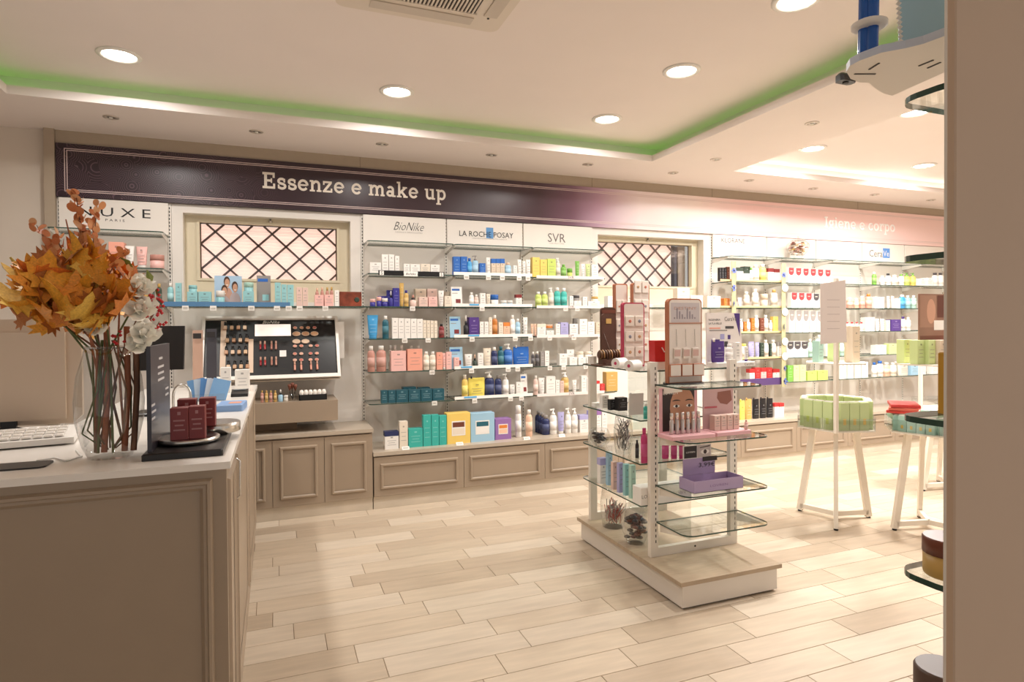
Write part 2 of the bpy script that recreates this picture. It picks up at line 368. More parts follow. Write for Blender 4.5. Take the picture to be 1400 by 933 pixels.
# ------------------------------------------------------------------ windows
M_CREAM = mat('cream_frame', (224, 212, 184), .4)
M_SHUT = mat('glowing_shutter', (255, 222, 208), .8, emit=.42)  # slats glow by their own material, standing in for daylight from outside
M_LAT = mat('brown_lattice', (92, 66, 56), .5)
for wi, (x0, x1, z0, z1) in enumerate(WIN):
    w = struct(link('window_%d' % (wi+1), None, None, ((x0+x1)/2, YW, z0))); hx = (x1-x0)/2; H = z1-z0
    mb = MB()
    mb.box(-hx, -hx+.02, 0, .16, 0, H, M_WHITE); mb.box(hx-.02, hx, 0, .16, 0, H, M_WHITE); mb.box(-hx+.02, hx-.02, 0, .16, H-.02, H, M_WHITE); mb.box(-hx+.02, hx-.02, 0, .16, 0, .02, M_WHITE)
    mb.obj('window_reveal', w)
    gx0, gx1, gz0, gz1 = GLZ[wi][0]-(x0+x1)/2, GLZ[wi][1]-(x0+x1)/2, GZ0-z0, GZ1-z0
    f = MB()
    for a in ((-hx+.02, gx0, .02, H-.02), (gx1, hx-.02, .02, H-.02), (gx0, gx1, .02, gz0), (gx0, gx1, gz1, H-.02)): f.box(a[0], a[1], .10, .16, a[2], a[3], M_CREAM)
    for a in ((gx0-.02, gx0, gz0-.02, gz1+.02), (gx1, gx1+.02, gz0-.02, gz1+.02), (gx0, gx1, gz0-.02, gz0), (gx0, gx1, gz1, gz1+.02)): f.box(a[0], a[1], .09, .10, a[2], a[3], M_CREAM)
    f.obj('window_frame', w)
    hd = MB(); hd.lathe([(.016, 0), (.016, .012), (.006, .014), (.006, .03)], M_STEEL, n=10); hd.bar((0, 0, .03), (0, 0, .06), .02, .012, M_STEEL, (0, 1, 0))
    hd.obj('window_handle', w, (0, .085, gz1+.02))
    n = 16
    xe = gx1-(.19 if wi else 0)
    for k in range(n):
        a = gz0+(gz1-gz0)*k/n; b = gz0+(gz1-gz0)*(k+1)/n
        MB().box(gx0, xe, .205, .215, a+.0012, b, M_SHUT).obj('shutter_slat', w)
    if wi:
        MB().box(xe+.0, xe+.05, .21, .28, gz0, gz1, mat('grey_post', (70, 66, 74), .7)).obj('outer_post', w)  # dark grey post outside, with a paler grey wall next to it
        MB().box(xe+.05, xe+.10, .23, .28, gz0, gz1, mat('grey_wall', (112, 110, 124), .7)).obj('outer_wall', w)
        MB().box(xe+.10, gx1, .21, .28, gz0, gz1, mat('outer_jamb', (196, 180, 168), .7)).obj('outer_jamb', w)
    MB().box(gx0, gx1, .150, .154, gz0, gz1, M_CLEAR).obj('pane', w)
    # diagonal lattice bars clipped to the pane, plus border
    gw, gh = gx1-gx0, gz1-gz0; P = (GLZ[0][1]-GLZ[0][0])/4.9; sl = .95
    for s in (1, -1):
        for k in range(-8, 16):
            c = gx0+k*P+P*(.62 if s > 0 else .38)
            # line x = c + s*(z-gz0)/sl ... clip to rectangle
            pts = []
            za, zb = gz0, gz1; xa, xb = c, c+s*(gz1-gz0)/sl
            t0, t1 = 0, 1; dx = xb-xa
            for lo, sg in ((gx0, 1), (xe if wi else gx1, -1)):
                p = -dx*sg; q = (xa-lo)*sg
                if abs(p) > 1e-9:
                    t = q/p
                    if p < 0: t0 = max(t0, t)
                    else: t1 = min(t1, t)
            if t1-t0 < .06: continue
            A = (xa+dx*t0, .18, gz0+gh*t0); B = (xa+dx*t1, .18, gz0+gh*t1)
            MB().bar(A, B, .016, .013, M_LAT, (0, 1, 0)).obj('lattice_bar', w)
    for a in ((gx0-.002, gx0+.008, gz0, gz1), (gx1-.008, gx1+.002, gz0, gz1), (gx0, gx1, gz1-.006, gz1+.003), (gx0, gx1, gz0-.003, gz0+.003)):
        MB().box(a[0], a[1], .145, .149, a[2], a[3], M_LAT).obj('glazing_bead', w)
# ------------------------------------------------------------------ banner
def banner_mat():
    m = bpy.data.materials.new('banner_print'); m.use_nodes = True; nt = m.node_tree; b = nt.nodes['Principled BSDF']; N = nt.nodes.new; L = nt.links.new
    b.inputs['Roughness'].default_value = .3
    tc = N('ShaderNodeTexCoord'); sp = N('ShaderNodeSeparateXYZ'); L(tc.outputs['Object'], sp.inputs[0])
    mr = N('ShaderNodeMapRange'); mr.inputs[1].default_value = -1.5; mr.inputs[2].default_value = 8.5; L(sp.outputs[0], mr.inputs[0])
    cr = N('ShaderNodeValToRGB'); L(mr.outputs[0], cr.inputs[0]); e = cr.color_ramp.elements
    st = [(0, (48, 32, 40)), (.33, (62, 44, 50)), (.388, (78, 56, 64)), (.424, (122, 88, 106)), (.455, (186, 150, 170)), (.50, (240, 222, 222)), (.565, (248, 230, 224)), (.64, (246, 206, 204)), (.8, (248, 212, 208)), (1, (250, 218, 214))]
    e[0].position = 0; e[0].color = (*lin(st[0][1]), 1); e[1].position = 1; e[1].color = (*lin(st[-1][1]), 1)
    for p, c in st[1:-1]: x = e.new(p); x.color = (*lin(c), 1)
    # paisley-like printed rings at the left end
    vo = N('ShaderNodeTexVoronoi'); vo.inputs['Scale'].default_value = 7; L(tc.outputs['Object'], vo.inputs['Vector'])
    mu = N('ShaderNodeMath'); mu.operation = 'MULTIPLY'; mu.inputs[1].default_value = 75; L(vo.outputs['Distance'], mu.inputs[0])
    si = N('ShaderNodeMath'); si.operation = 'SINE'; L(mu.outputs[0], si.inputs[0])
    gt = N('ShaderNodeMath'); gt.operation = 'GREATER_THAN'; gt.inputs[1].default_value = .72; L(si.outputs[0], gt.inputs[0])
    fd = N('ShaderNodeMapRange'); fd.inputs[1].default_value = -.35; fd.inputs[2].default_value = .12; fd.inputs[3].default_value = .30; fd.inputs[4].default_value = 0; L(sp.outputs[0], fd.inputs[0])
    m2 = N('ShaderNodeMath'); m2.operation = 'MULTIPLY'; L(gt.outputs[0], m2.inputs[0]); L(fd.outputs[0], m2.inputs[1])
    mx = N('ShaderNodeMix'); mx.data_type = 'RGBA'; L(m2.outputs[0], mx.inputs[0]); L(cr.outputs[0], mx.inputs[6]); mx.inputs[7].default_value = (*lin((150, 118, 130)), 1)
    L(mx.outputs[2], b.inputs['Base Color']); return m
MBAN = banner_mat()
bn = thing('fascia_banner', 'long printed fascia banner fading from dark plum to pale pink above the shelves', 'banner')
BY = 5.385
MB().box(-1.482, 8.8, BY, YW, 2.452, 2.843, MBAN).obj('board', bn)
M_LINE = mat('banner_line', (222, 200, 196), .5)
for z in (2.49, 2.503, 2.79, 2.803): MB().box(-1.43 if z in (2.49, 2.803) else -1.415, 8.8, BY-.0012, BY, z, z+.005, M_LINE).obj('border_line', bn)
for x, a, b in ((-1.43, 2.49, 2.808), (-1.415, 2.503, 2.795)): MB().box(x, x+.005, BY-.0012, BY, a, b, M_LINE).obj('border_line', bn)
M_CREAML = mat('cream_letters', (238, 228, 214), .5)
a = at(359, 262, 1, BY); b = at(605, 275, 1, BY)
slab_text(bn, 'Essenze e make up', M_CREAML, a.x, BY-.001, 2.612, .094, b.x-a.x+.04)
a = at(1127, 311, 1, BY); b = at(1221, 318, 1, BY)
slab_text(bn, 'Igiene e corpo', mat('white_letters', (255, 250, 248), .5), a.x, BY-.001, 2.60, .092, b.x-a.x+.04)
# ------------------------------------------------------------------ brand header panels above the shelves
def header(x0, x1, label):
    t = thing('header_panel', label, 'sign', ((x0+x1)/2, 5.395, 2.19)); w = (x1-x0)/2
    MB().box(-w+.006, w-.006, 0, .022, .012, .258, mat('header_white', (238, 231, 222), .4)).obj('board', t); return t
h = header(SEAMS[0], SEAMS[1], 'white header panel with widely spaced bold black capitals at the left end')
lettering(h, 'N U X E', mat('black_ink', (24, 22, 22), .5), 0, -.001, .165, h=.068, w=.47); lettering(h, 'P A R I S', M_INK, .0, -.001, .105, h=.018, w=.125)
h = header(SEAMS[2], SEAMS[3], 'white header panel with a thin slanted script logo')
lettering(h, 'BioNike', M_INK, .03, -.001, .172, h=.072, w=.27, shear=.45, bold=-.012); lettering(h, 'DEFENCE E DERMOCOSMESI', mat('grey_ink', (176, 170, 164), .6), .03, -.001, .118, h=.012, w=.24)
h = header(SEAMS[3], SEAMS[4], 'white header panel with long black lettering over a blue square')
MB().box(.005, .075, -.0012, -.0004, .10, .20, col((92, 152, 208))).obj('blue_square', h)
lettering(h, 'LA ROCHE POSAY', mat('black_ink', (24, 22, 22), .5), .01, -.002, .135, h=.05, w=.53); lettering(h, 'LABORATOIRE DERMATOLOGIQUE', mat('grey_ink', (176, 170, 164), .6), .04, -.002, .095, h=.011, w=.34)
h = header(SEAMS[4], SEAMS[5], 'white header panel with three large grey capitals')
lettering(h, 'SVR', mat('grey_letters', (120, 112, 108), .5), -.02, -.001, .135, h=.085, w=.19); lettering(h, 'LABORATOIRE', mat('grey_ink', (176, 170, 164), .6), -.02, -.001, .08, h=.011, w=.16)
h = header(SEAMS[6], SEAMS[7], 'white header panel with small grey capitals right of the second window')
lettering(h, 'KLORANE', mat('dark_grey_letters', (84, 78, 76), .5), -.095, -.001, .20, h=.05, w=.32)
h = header(SEAMS[7], SEAMS[8], 'blank white header panel behind the potpourri jar')
h = header(SEAMS[8], SEAMS[9], 'blank white header panel right of the potpourri jar')
h = header(SEAMS[9], SEAMS[10], 'white header panel with rounded grey and white lettering on a small blue square')
p = at(1202, 351, 1, 5.39).x-(SEAMS[9]+SEAMS[10])/2
lettering(h, 'Cera', mat('grey_letters', (120, 112, 108), .5), p-.05, -.001, .135, h=.085, w=.23)
MB().box(p+.07, p+.19, -.0012, -.0004, .085, .205, col((96, 148, 216))).obj('blue_square', h); lettering(h, 'Ve', M_PAPER, p+.125, -.002, .14, h=.07, w=.10)
h = header(SEAMS[10], SEAMS[11], 'blank white header panel at the far right end')
# ------------------------------------------------------------------ base cabinets with framed doors
def door(parent, x0, x1, z0, z1, y, n='door', dx=.05, dz=.055):
    """slab door with a raised moulding frame; faces -y"""
    d = MB().box(x0+.002, x1-.002, y-.018, y, z0+.002, z1-.002, M_TAUPE).obj(n, parent)
    mb = MB(); a, b, c, e = x0+dx, x1-dx, z0+dz, z1-dz; w = .026; yy = y-.018
    prof = ((0, 0), (w*.3, -.012), (w*.7, -.012), (w, -.003))
    # four mitred moulding strips
    def ring(o, dy): return [(a+o, yy+dy, c+o), (b-o, yy+dy, c+o), (b-o, yy+dy, e-o), (a+o, yy+dy, e-o)]
    rs = [ring(o, dy) for o, dy in prof]; vs = [v for r in rs for v in r]
    fs = [(j*4+i, j*4+(i+1) % 4, (j+1)*4+(i+1) % 4, (j+1)*4+i) for j in range(len(prof)-1) for i in range(4)]
    mb.add(vs, fs, M_TAUPE); mb.obj('door_moulding', d); return d
YF = 4.985
M_PLINTH = mat('plinth_tile', (216, 204, 186), .35, grain=.04, gscale=8)
def cabinet(x0, x1, h, doors, label, top_over=.012):
    t = thing('base_cabinet', label, 'cabinet', ((x0+x1)/2, YW, 0)); w = (x1-x0)/2
    MB().box(-w, w, YF-YW, -.006, .10, h-.03, M_TAUPE).obj('body', t)
    MB().box(-w, w, YF-YW+.012, -.02, 0, .10, M_PLINTH).obj('plinth', t)
    for i in range(doors):
        a = -w+2*w*i/doors; b = -w+2*w*(i+1)/doors; door(t, a, b, .105, h-.04, YF-YW)
    return t
x = -1.476
cabinet(-1.476, -.20, .66, 2, 'taller taupe base cabinet partly hidden behind the counter and the bouquet')
a = at(372, 600, 1, YF).x; b = at(443, 600, 1, YF).x; c = at(509, 600, 1, YF).x
cabinet(-.20, a, .66, 1, 'narrow taupe base cabinet beside the counter end')
cabinet(a, b, .66, 1, 'taller taupe base cabinet under the left of the make-up drawer')
cabinet(b, c, .66, 1, 'taller taupe base cabinet with one door left of the low ledge')
tag(MB().box(-1.476, c+.006, YF-.03, YW-.001, .632, .66, M_TAUPE_L).obj('cabinet_worktop'), 'light taupe worktop on the taller cabinets under the make-up station', 'worktop')
lx = [at(v, 640, 1, YF).x for v in (510, 633.5, 744)]
d = lx[2]-lx[1]; e = lx[0]
edges = [lx[0]+.004, lx[1], lx[2], lx[2]+d, lx[2]+2*d]
q = 4.43; n = 3; st = (q-edges[4])/1
edges += [q]+[q+.745*i for i in range(1, 6)]
nm = ['leftmost low taupe base cabinet, under the turquoise and yellow cartons', 'second low taupe base cabinet, under the light blue carton', 'third low taupe base cabinet, under the navy bottles', 'low taupe base cabinet mostly hidden behind the glass display rack', 'low taupe base cabinet behind the display rack under the second window']+['low taupe base cabinet under the right wall shelves, %s from the display rack' % ORD[i] for i in range(5)]
for i in range(len(edges)-1): cabinet(edges[i], edges[i+1], .465, 1, nm[i])
tag(MB().box(edges[0]-.004, edges[-1], YF-.028, YW-.001, .435, .465, M_TAUPE_L).obj('ledge_worktop'), 'long light taupe ledge on the low cabinets below the glass shelves', 'worktop')
# ------------------------------------------------------------------ glass shelves on the wall
ZSH = [2.19, 1.92, 1.645, 1.375, 1.10, .835]
SHY = 5.12
def rounded(x0, x1, y0, y1, r, n=5, corners=(1, 1, 0, 0)):
    """rectangle CCW from the front-left corner, rounding (front-left, front-right, back-right, back-left)"""
    P = []
    for (cx, cy, a0), c in zip(((x0+r, y0+r, 180), (x1-r, y0+r, 270), (x1-r, y1-r, 0), (x0+r, y1-r, 90)), corners):
        if c: P += arc(cx, cy, r, r, a0, a0+90, n)
        else: P.append({180: (x0, y0), 270: (x1, y0), 0: (x1, y1), 90: (x0, y1)}[a0])
    return P
def price_tag(parent, x, y, z, i=0):
    t = MB().box(-.022, .022, -.006, 0, -.018, .018, M_PAPER).obj('price_tag', parent, (x, y, z))
    MB().box(-.015, .015, -.0068, -.006, -.009, .004 if i % 2 else .009, mat('tag_display', (70, 64, 58) if i % 2 else (196, 190, 180), .4)).obj('tag_display', t)
def gshelf(x0, x1, z, label, tags=(), y0=SHY, corners=(1, 1, 0, 0), th=.008, r=.035):
    t = thing('glass_shelf', label, 'shelf', ((x0+x1)/2, YW, z)); w = (x1-x0)/2
    MB().prism(rounded(-w+.004, w-.004, y0-YW, -.006, r, corners=corners), -th, 0, M_GLASS, side=M_EDGE).obj('pane', t)
    for s in (-1, 1):
        MB().prism([(-.006, -th-.05), (-.006, -th), (y0-YW+.05, -th), (y0-YW+.05, -th-.012)], s*(w-.014)-.002, s*(w-.014)+.002, M_WHITE, ax=0).obj('bracket', t)
    for i, px in enumerate(tags):
        price_tag(t, at(px, 450, 1, y0).x-(x0+x1)/2, y0-YW-.002, -.0185, i)
    return t
BAYN = {'A': ('left bay between windows', 2), 'B': ('middle bay between windows', 3), 'C': ('right bay between windows', 4)}
NUM = ['one', 'two', 'three', 'four', 'five', 'six']
TAGS = {('A', 2): [564], ('A', 3): [553, 585], ('A', 4): [590], ('A', 5): [593],
        ('B', 1): [638, 668, 687, 710], ('B', 2): [659], ('B', 3): [645, 704], ('B', 4): [644, 694, 707], ('B', 5): [648, 697, 712],
        ('C', 1): [722], ('C', 2): [773, 789], ('C', 3): [725, 751, 784, 820], ('C', 4): [751, 770, 800], ('C', 5): []}
SHELF = {}
for b, (nm, i) in BAYN.items():
    for k, z in enumerate(ZSH):
        SHELF[b, k] = gshelf(SEAMS[i], SEAMS[i+1]+(.13 if (b, k) == ('C', 5) else 0), z, 'clear glass shelf %s of the %s' % (NUM[k], nm), TAGS.get((b, k), ()))
for k, z in enumerate(ZSH[:3]): gshelf(SEAMS[0], SEAMS[1], z, 'clear glass shelf %s of the far left bay behind the bouquet' % NUM[k])
SHELF['W1'] = gshelf(SEAMS[1], SEAMS[2], 1.645, 'long clear glass shelf below the first latticed window', [254, 292, 344, 379, 395, 410, 445], r=.012)
SHELF['W2'] = gshelf(SEAMS[5], SEAMS[6], 1.645, 'long clear glass shelf below the second latticed window', r=.012)
RB = ['nearest', 'second', 'third', 'fourth', 'last']
for i in range(6, 11):
    for k, z in enumerate(ZSH): SHELF['R%d' % (i-6), k] = gshelf(SEAMS[i], SEAMS[i+1], z, 'clear glass shelf %s of the %s bay right of the second window' % (NUM[k], RB[i-6]), corners=(1 if i == 6 else 0, 0, 0, 0))
def strip(key, px0, px1, zoff, h, m, name='shelf_strip', y=SHY, desc='white'):
    t = SHELF[key]; a = at(px0, 450, 1, y-.004).x; b = at(px1, 450, 1, y-.004).x; e = -.0004 if name == 'shelf_strip' else -.005
    o = MB().box(-(b-a)/2, (b-a)/2, e-.004, e, 0, h, m).obj(name, None, ((a+b)/2, y, t.location.z+zoff))
    reg(o, '%s front strip' % desc, t['label'].replace('clear glass', 'of').replace('long of', 'of').replace('of the', 'of', 1), a, 'shelf strip', 'printed shelf strips')
    return o
# printed strips along shelf fronts
M_STRW = mat('white_strip', (250, 246, 240), .4)
s_ = strip(('A', 1), 518, 552.5, -.018, .042, M_BLACK, desc='black'); s2_ = strip(('A', 1), 572, 608, -.020, .042, M_BLACK, desc='black'); s3_ = strip(('A', 1), 553, 571.5, -.02, .038, M_STRW)
for px, so in ((522.5, s_), (604, s2_)):
    x = at(px, 450, 1, SHY).x-so.location.x
    MB().box(x-.017, x+.017, -.0064, -.0044, .003, .037, M_STRW).obj('logo_tile', so); lettering(so, 'S', M_INK, x, -.0072, .02, h=.026)
lettering(s3_, 'BioNike', M_INK, 0, -.0052, .019, h=.018, w=.085, shear=.4)
for k in (1, 2, 3, 4, 5): strip(('B', k), 621, 728, 0, .026, M_STRW)
for k, (a, b) in {2: (642, 655), 3: (640, 655), 4: (630, 645), 5: (634, 651)}.items(): strip(('B', k), a, b, .010, .014, col((96, 176, 226)), 'strip_tab', desc='small blue')
for k in (1, 2, 3, 5):
    so = strip(('C', k), 734, 826, -.012, .026, mat('pale_strip', (240, 228, 224), .4), desc='pale')
    lettering(so, 'SVR', mat('grey_letters', (120, 112, 108), .5), 0, -.0052, .014, h=.022, w=.06)
strip('W1', 224, 397, -.006, .035, mat('blue_strip', (84, 128, 168), .4), desc='slate blue')
M_KRAFT = mat('kraft_strip', (226, 192, 140), .5)
for k in (1, 2, 3, 4): strip(('R0', k), 985, 1069, 0, .02, M_KRAFT, desc='kraft')
so = strip(('R0', 5), 1012, 1069, -.02, .075, col((84, 60, 110)), desc='purple')
lettering(so, 'CeraVe', M_STRW, -.2, -.0052, .036, h=.022, w=.12)
# ------------------------------------------------------------------ products
RGB = {'white': (240, 236, 230), 'cream': (234, 222, 204), 'blue': (44, 104, 186), 'navy': (36, 46, 92), 'indigo': (56, 52, 140), 'sky blue': (70, 160, 216), 'pale blue': (160, 198, 220),
 'teal': (34, 96, 112), 'dark teal': (30, 84, 98), 'turquoise': (60, 178, 166), 'aqua': (150, 202, 206), 'mint': (176, 214, 200), 'green': (120, 176, 76), 'dark green': (52, 66, 54), 'lime': (196, 214, 110), 'pale green': (206, 222, 156),
 'yellow': (236, 218, 104), 'gold': (206, 168, 96), 'amber': (192, 116, 44), 'orange': (222, 132, 60), 'brown': (116, 62, 44), 'rose': (196, 142, 128), 'pink': (240, 190, 182), 'coral': (240, 168, 146), 'blush': (226, 196, 184),
 'red': (206, 52, 52), 'dark red': (126, 44, 44), 'purple': (82, 56, 130), 'lavender': (176, 172, 216), 'violet': (150, 110, 170), 'black': (34, 32, 34), 'grey': (150, 144, 140), 'charcoal': (78, 74, 76), 'clear': (218, 210, 196), 'peach': (238, 196, 168), 'beige': (222, 204, 182), 'magenta': (196, 60, 120), 'leaf green': (198, 214, 156)}
CX = {}
def pmat(c, rough=.4): return col(RGB[c], rough)
def prints(t, w, h, yf, c, n=3, x0=-.32, x1=.32):
    """printed lines and a small emblem on the front of a pack, one flat print"""
    mb = MB(); lum = sum(RGB[c])/3; sh = lambda f: tuple(int(v+(f-v)*.38) for v in RGB[c]); m = col(sh(235), .5) if lum < 170 else col(sh(120), .5)
    m2 = col(sh(250), .5) if lum < 170 else col(sh(60), .5)
    mb.box(-w*.09, w*.09, yf-.0006, yf, h*.78, h*.78+min(.012, h*.1), m2)
    for i in range(n):
        z = h*(.58-.15*i); a = x1*(1-.25*(i % 2)); mb.box(-w*a, w*a, yf-.0006, yf, z, z+min(.005, h*.05), m)
    tag(mb.obj('print', t), kind='stuff')
def product(kind, x, y, z, w, h, c, cap='white', d=None, acc=None):
    """one pack standing with its front face at y; returns (root, description, category)"""
    m = pmat(c); mc = pmat(cap, .35)
    if kind == 'b':
        d = d or min(.075, max(.03, w*.8)); t = thing('carton', None, None, (x, y+d/2, z))
        MB().rbox(-w/2, w/2, -d/2, d/2, 0, h, m, .0015).obj('body', t)
        if acc: MB().box(-w/2-.0004, w/2+.0004, -d/2-.0006, d/2+.0006, h*.74, h+.0004, pmat(acc)).obj('lid_band', t)
        prints(t, w, h*(.8 if acc else 1), -d/2, c); return t, ('%s-topped %s carton' % (acc.replace(' ', '-'), c) if acc else '%s carton' % c), 'carton'
    if kind == 'v':
        d = min(.06, w); t = thing('carton', None, None, (x, y+d/2, z)); MB().rbox(-w/2, w/2, -d/2, d/2, 0, h, m, .0015).obj('body', t)
        P = [(w*.46, h*.99), (-w*.46, h*.99)]+arc(0, h*.72, w*.46, h*.22, 180, 360, 10)
        MB().prism(P, -d/2-.001, -d/2, col((186, 62, 66)) if acc == 'red' else pmat(acc), ax=1).obj('badge', t)
        MB().box(-w*.2, w*.2, -d/2-.0016, -d/2-.001, h*.76, h*.80, pmat('pink') if acc == 'red' else pmat('cream')).obj('badge_print', t); return t, '%s-badged %s carton' % (acc, c), 'carton'
    if kind in 'cps':
        d = min(w*.75, .06) if kind != 's' else w; t = thing({'c': 'cosmetic_bottle', 'p': 'pump_bottle', 's': 'spray_can'}[kind], None, None, (x, y+d/2, z))
        R = w/2; sy = d/w
        hb = h*{'c': .84, 'p': .76, 's': .80}[kind]
        MB().lathe([(R*.9, 0), (R, .004), (R, hb*.82), (R*.85, hb*.93), (R*.42, hb)], m, sy=sy, n=14).obj('body', t)
        if kind == 'c': MB().lathe([(R*.52, hb*.985), (R*.54, h*.99), (R*.46, h)], mc, n=12, sy=max(sy, .8)).obj('cap', t)
        elif kind == 's': MB().lathe([(R*.9, hb*.93), (R*.88, h*.97), (R*.6, h)], mc, n=12).obj('cap', t)
        else:
            MB().lathe([(R*.5, hb*.98), (R*.5, hb+h*.06), (R*.2, hb+h*.08), (R*.18, h*.95)], mc, n=10).obj('collar', t)
            MB().bar((R*.35, 0, h*.965), (-R*.95, 0, h*.945), R*.4, h*.05, mc).obj('nozzle', t)
        MB().lathe([(R*1.012, hb*.22), (R*1.012, hb*.66)], col(tuple(int(v+(240-v)*.16) for v in RGB[c]), .5) if acc is None else pmat(acc), sy=sy, n=14).obj('label', t) if w > .02 else None
        return t, {'c': '%s-capped %s bottle', 'p': '%s-pump %s bottle', 's': '%s-capped %s spray can'}[kind] % (cap.replace(' ', '-'), c), 'bottle'
    if kind == 't':
        d = min(w*.6, .045); t = thing('cream_tube', None, None, (x, y+d/2, z)); hc = h*.14
        # cap at the foot, widening to a flat crimped top
        n = 12; rings = []
        for f, rx, ry in ((0, .36, .5), (.06, .40, .5), (.7, .47, .22), (.94, .5, .05), (1, .5, .04)):
            rings.append([(w*rx*cos(2*pi*i/n), d*ry*sin(2*pi*i/n), hc+(h-hc)*f) for i in range(n)])
        vs = [v for r in rings for v in r]
        fs = [(j*n+i, j*n+(i+1) % n, (j+1)*n+(i+1) % n, (j+1)*n+i) for j in range(4) for i in range(n)]
        MB().add(vs, fs, m, True).add(rings[-1], [tuple(range(n))], m).obj('body', t)
        MB().lathe([(w*.34, 0), (w*.36, hc*.9), (w*.33, hc)], mc, sy=min(1, d/w*1.2), n=12).obj('cap', t)
        prints(t, w, h, -d*.5, c); return t, '%s-capped %s tube' % (cap.replace(' ', '-'), c), 'tube'
    if kind == 'j':
        d = w; t = thing('cream_jar', None, None, (x, y+d/2, z)); R = w/2
        MB().lathe([(R*.9, 0), (R*.97, .003), (R*.97, h*.58)], m, n=18).obj('body', t)
        MB().lathe([(R, h*.58), (R, h*.96), (R*.95, h)], mc, n=18).obj('lid', t)
        return t, '%s-lidded %s jar' % (cap.replace(' ', '-'), c), 'jar'
    if kind == 'w':
        d = w*.34; t = thing('refill_pouch', None, None, (x, y+d/2, z)); n = 16; rings = []
        for f, rx, ry in ((0, .44, .5), (.12, .48, .5), (.5, .5, .36), (.85, .5, .12), (1, .48, .03)):
            rings.append([(w*rx*(abs(cos(2*pi*i/n))**.6*(1 if cos(2*pi*i/n) > 0 else -1)), d*ry*sin(2*pi*i/n), h*f) for i in range(n)])
        vs = [v for r in rings for v in r]
        fs = [(j*n+i, j*n+(i+1) % n, (j+1)*n+(i+1) % n, (j+1)*n+i) for j in range(4) for i in range(n)]
        MB().add(vs, fs, col(RGB[c], .22), True).add(rings[-1], [tuple(range(n))], m).obj('body', t)
        MB().lathe([(.008, 0), (.008, .02), (.006, .022)], mc, n=8).obj('spout', t, (-w*.3, 0, h*.96))
        prints(t, w, h*.8, -d*.46, c); return t, '%s refill pouch' % c, 'pouch'
    if kind == 'd':
        d = w; t = thing('dropper_bottle', None, None, (x, y+d/2, z)); R = w/2
        MB().lathe([(R*.95, 0), (R, .003), (R, h*.5), (R*.45, h*.58)], m, n=12).obj('body', t)
        MB().lathe([(R*.5, h*.57), (R*.5, h*.72)], pmat('black'), n=10).obj('collar', t)
        MB().lathe([(R*.34, h*.72), (R*.3, h*.94), (R*.15, h)], mc, n=10).obj('bulb', t)
        return t, '%s dropper bottle' % c, 'bottle'
    if kind == 'k':
        d = .012; t = thing('display_card', None, None, (x, y+.02, z))
        MB().prism([(0, 0), (.003, 0), (.023, h), (.020, h)], -w/2, w/2, m, ax=0).obj('card', t)
        MB().prism([(.004, 0), (.05, 0), (.018, h*.7)], -.004, .004, m, ax=0).obj('strut', t)
        mb = MB()
        for i, (a, b, zz, hh, cc) in enumerate(((-.42, .3, .80, .10, 'blue'), (-.4, .1, .66, .03, 'grey'), (-.1, .35, .18, .2, 'dark red' if acc is None else acc))):
            y0 = .02*zz-.0008; mb.add([(a*w, y0, zz*h), (b*w, y0, zz*h), (b*w, y0+.02*hh, (zz+hh)*h), (a*w, y0+.02*hh, (zz+hh)*h)], [(0, 1, 2, 3)], pmat(cc, .5))
        tag(mb.obj('print', t), kind='stuff'); return t, '%s printed display card' % c, 'card'
def row(place, z, items, y=SHY+.03, group=None, w_min=.012):
    """items: (kind, x0, x1, ytop, colour[, cap[, back[, accent]]]) in photo pixels at the front plane y"""
    for it in items:
        k, a, b, tp, c = it[:5]; cap = it[5] if len(it) > 5 and it[5] else 'white'; back = it[6] if len(it) > 6 else 0; acc = it[7] if len(it) > 7 else None
        yy = y+back; A = at(a, tp, 1, yy); B = at(b, tp, 1, yy)
        zz = z+(it[8] if len(it) > 8 else 0)
        w = max(w_min, B.x-A.x-.0012); h = max(.02, (A.z+B.z)/2-zz)
        t, desc, cat = product(k, (A.x+B.x)/2, yy, zz, w, h, c, cap, acc=acc)
        reg(t, desc, place, A.x+back*.01, cat, (group or place).replace('on ', 'packs on ', 1))
Z = ZSH; pl = lambda b, k: 'on shelf %s of the %s' % (NUM[k], BAYN[b][0])
W_ = 'white'
row(pl('A', 1), Z[1], [('b', 505.5, 521.5, 359, W_), ('b', 522, 531, 348, W_), ('b', 531.5, 539, 348, W_), ('b', 540, 546, 350, W_), ('b', 552, 560.5, 361, W_), ('b', 561, 574.5, 361.5, W_), ('b', 575, 588, 361, 'cream'), ('b', 588.5, 601, 362, W_)])
row(pl('A', 2), Z[2], [('j', 506, 514, 409, 'indigo', 'pink'), ('j', 515, 522, 406, 'indigo', 'pink'), ('b', 517, 530, 405, 'indigo', None, .08), ('j', 522.5, 531, 408, 'indigo', W_), ('d', 532, 538, 398, 'indigo'), ('b', 529, 537, 397, 'indigo', None, .07), ('b', 537.5, 546, 394, 'indigo'), ('t', 546, 552.5, 387, 'gold', 'gold'), ('c', 552.5, 559, 397, 'gold', 'indigo'), ('d', 561, 570.5, 403, 'blush', 'rose'), ('b', 568, 583, 395, 'beige', None, .09), ('b', 573, 585, 406.5, 'blush'), ('b', 584, 598, 395, 'blush', None, .09), ('b', 586, 598, 406, 'pink'), ('t', 599.5, 607.5, 397.5, W_), ('b', 608, 617, 405, 'cream'), ('j', 608, 617, 399, 'beige', 'cream', .075)])
row(pl('A', 3), Z[3], [('t', 502.5, 517.5, 431, 'sky blue', 'sky blue'), ('c', 523, 532, 432, 'teal')]+[('b', 536+8.5*i, 544.2+8.5*i, 435+.3*i, W_) for i in range(5)]+[('b', 578.5+5*i, 583+5*i, 438+.3*i, 'cream') for i in range(4)]+[('c', 600.5, 608, 443, 'dark red', 'black')])
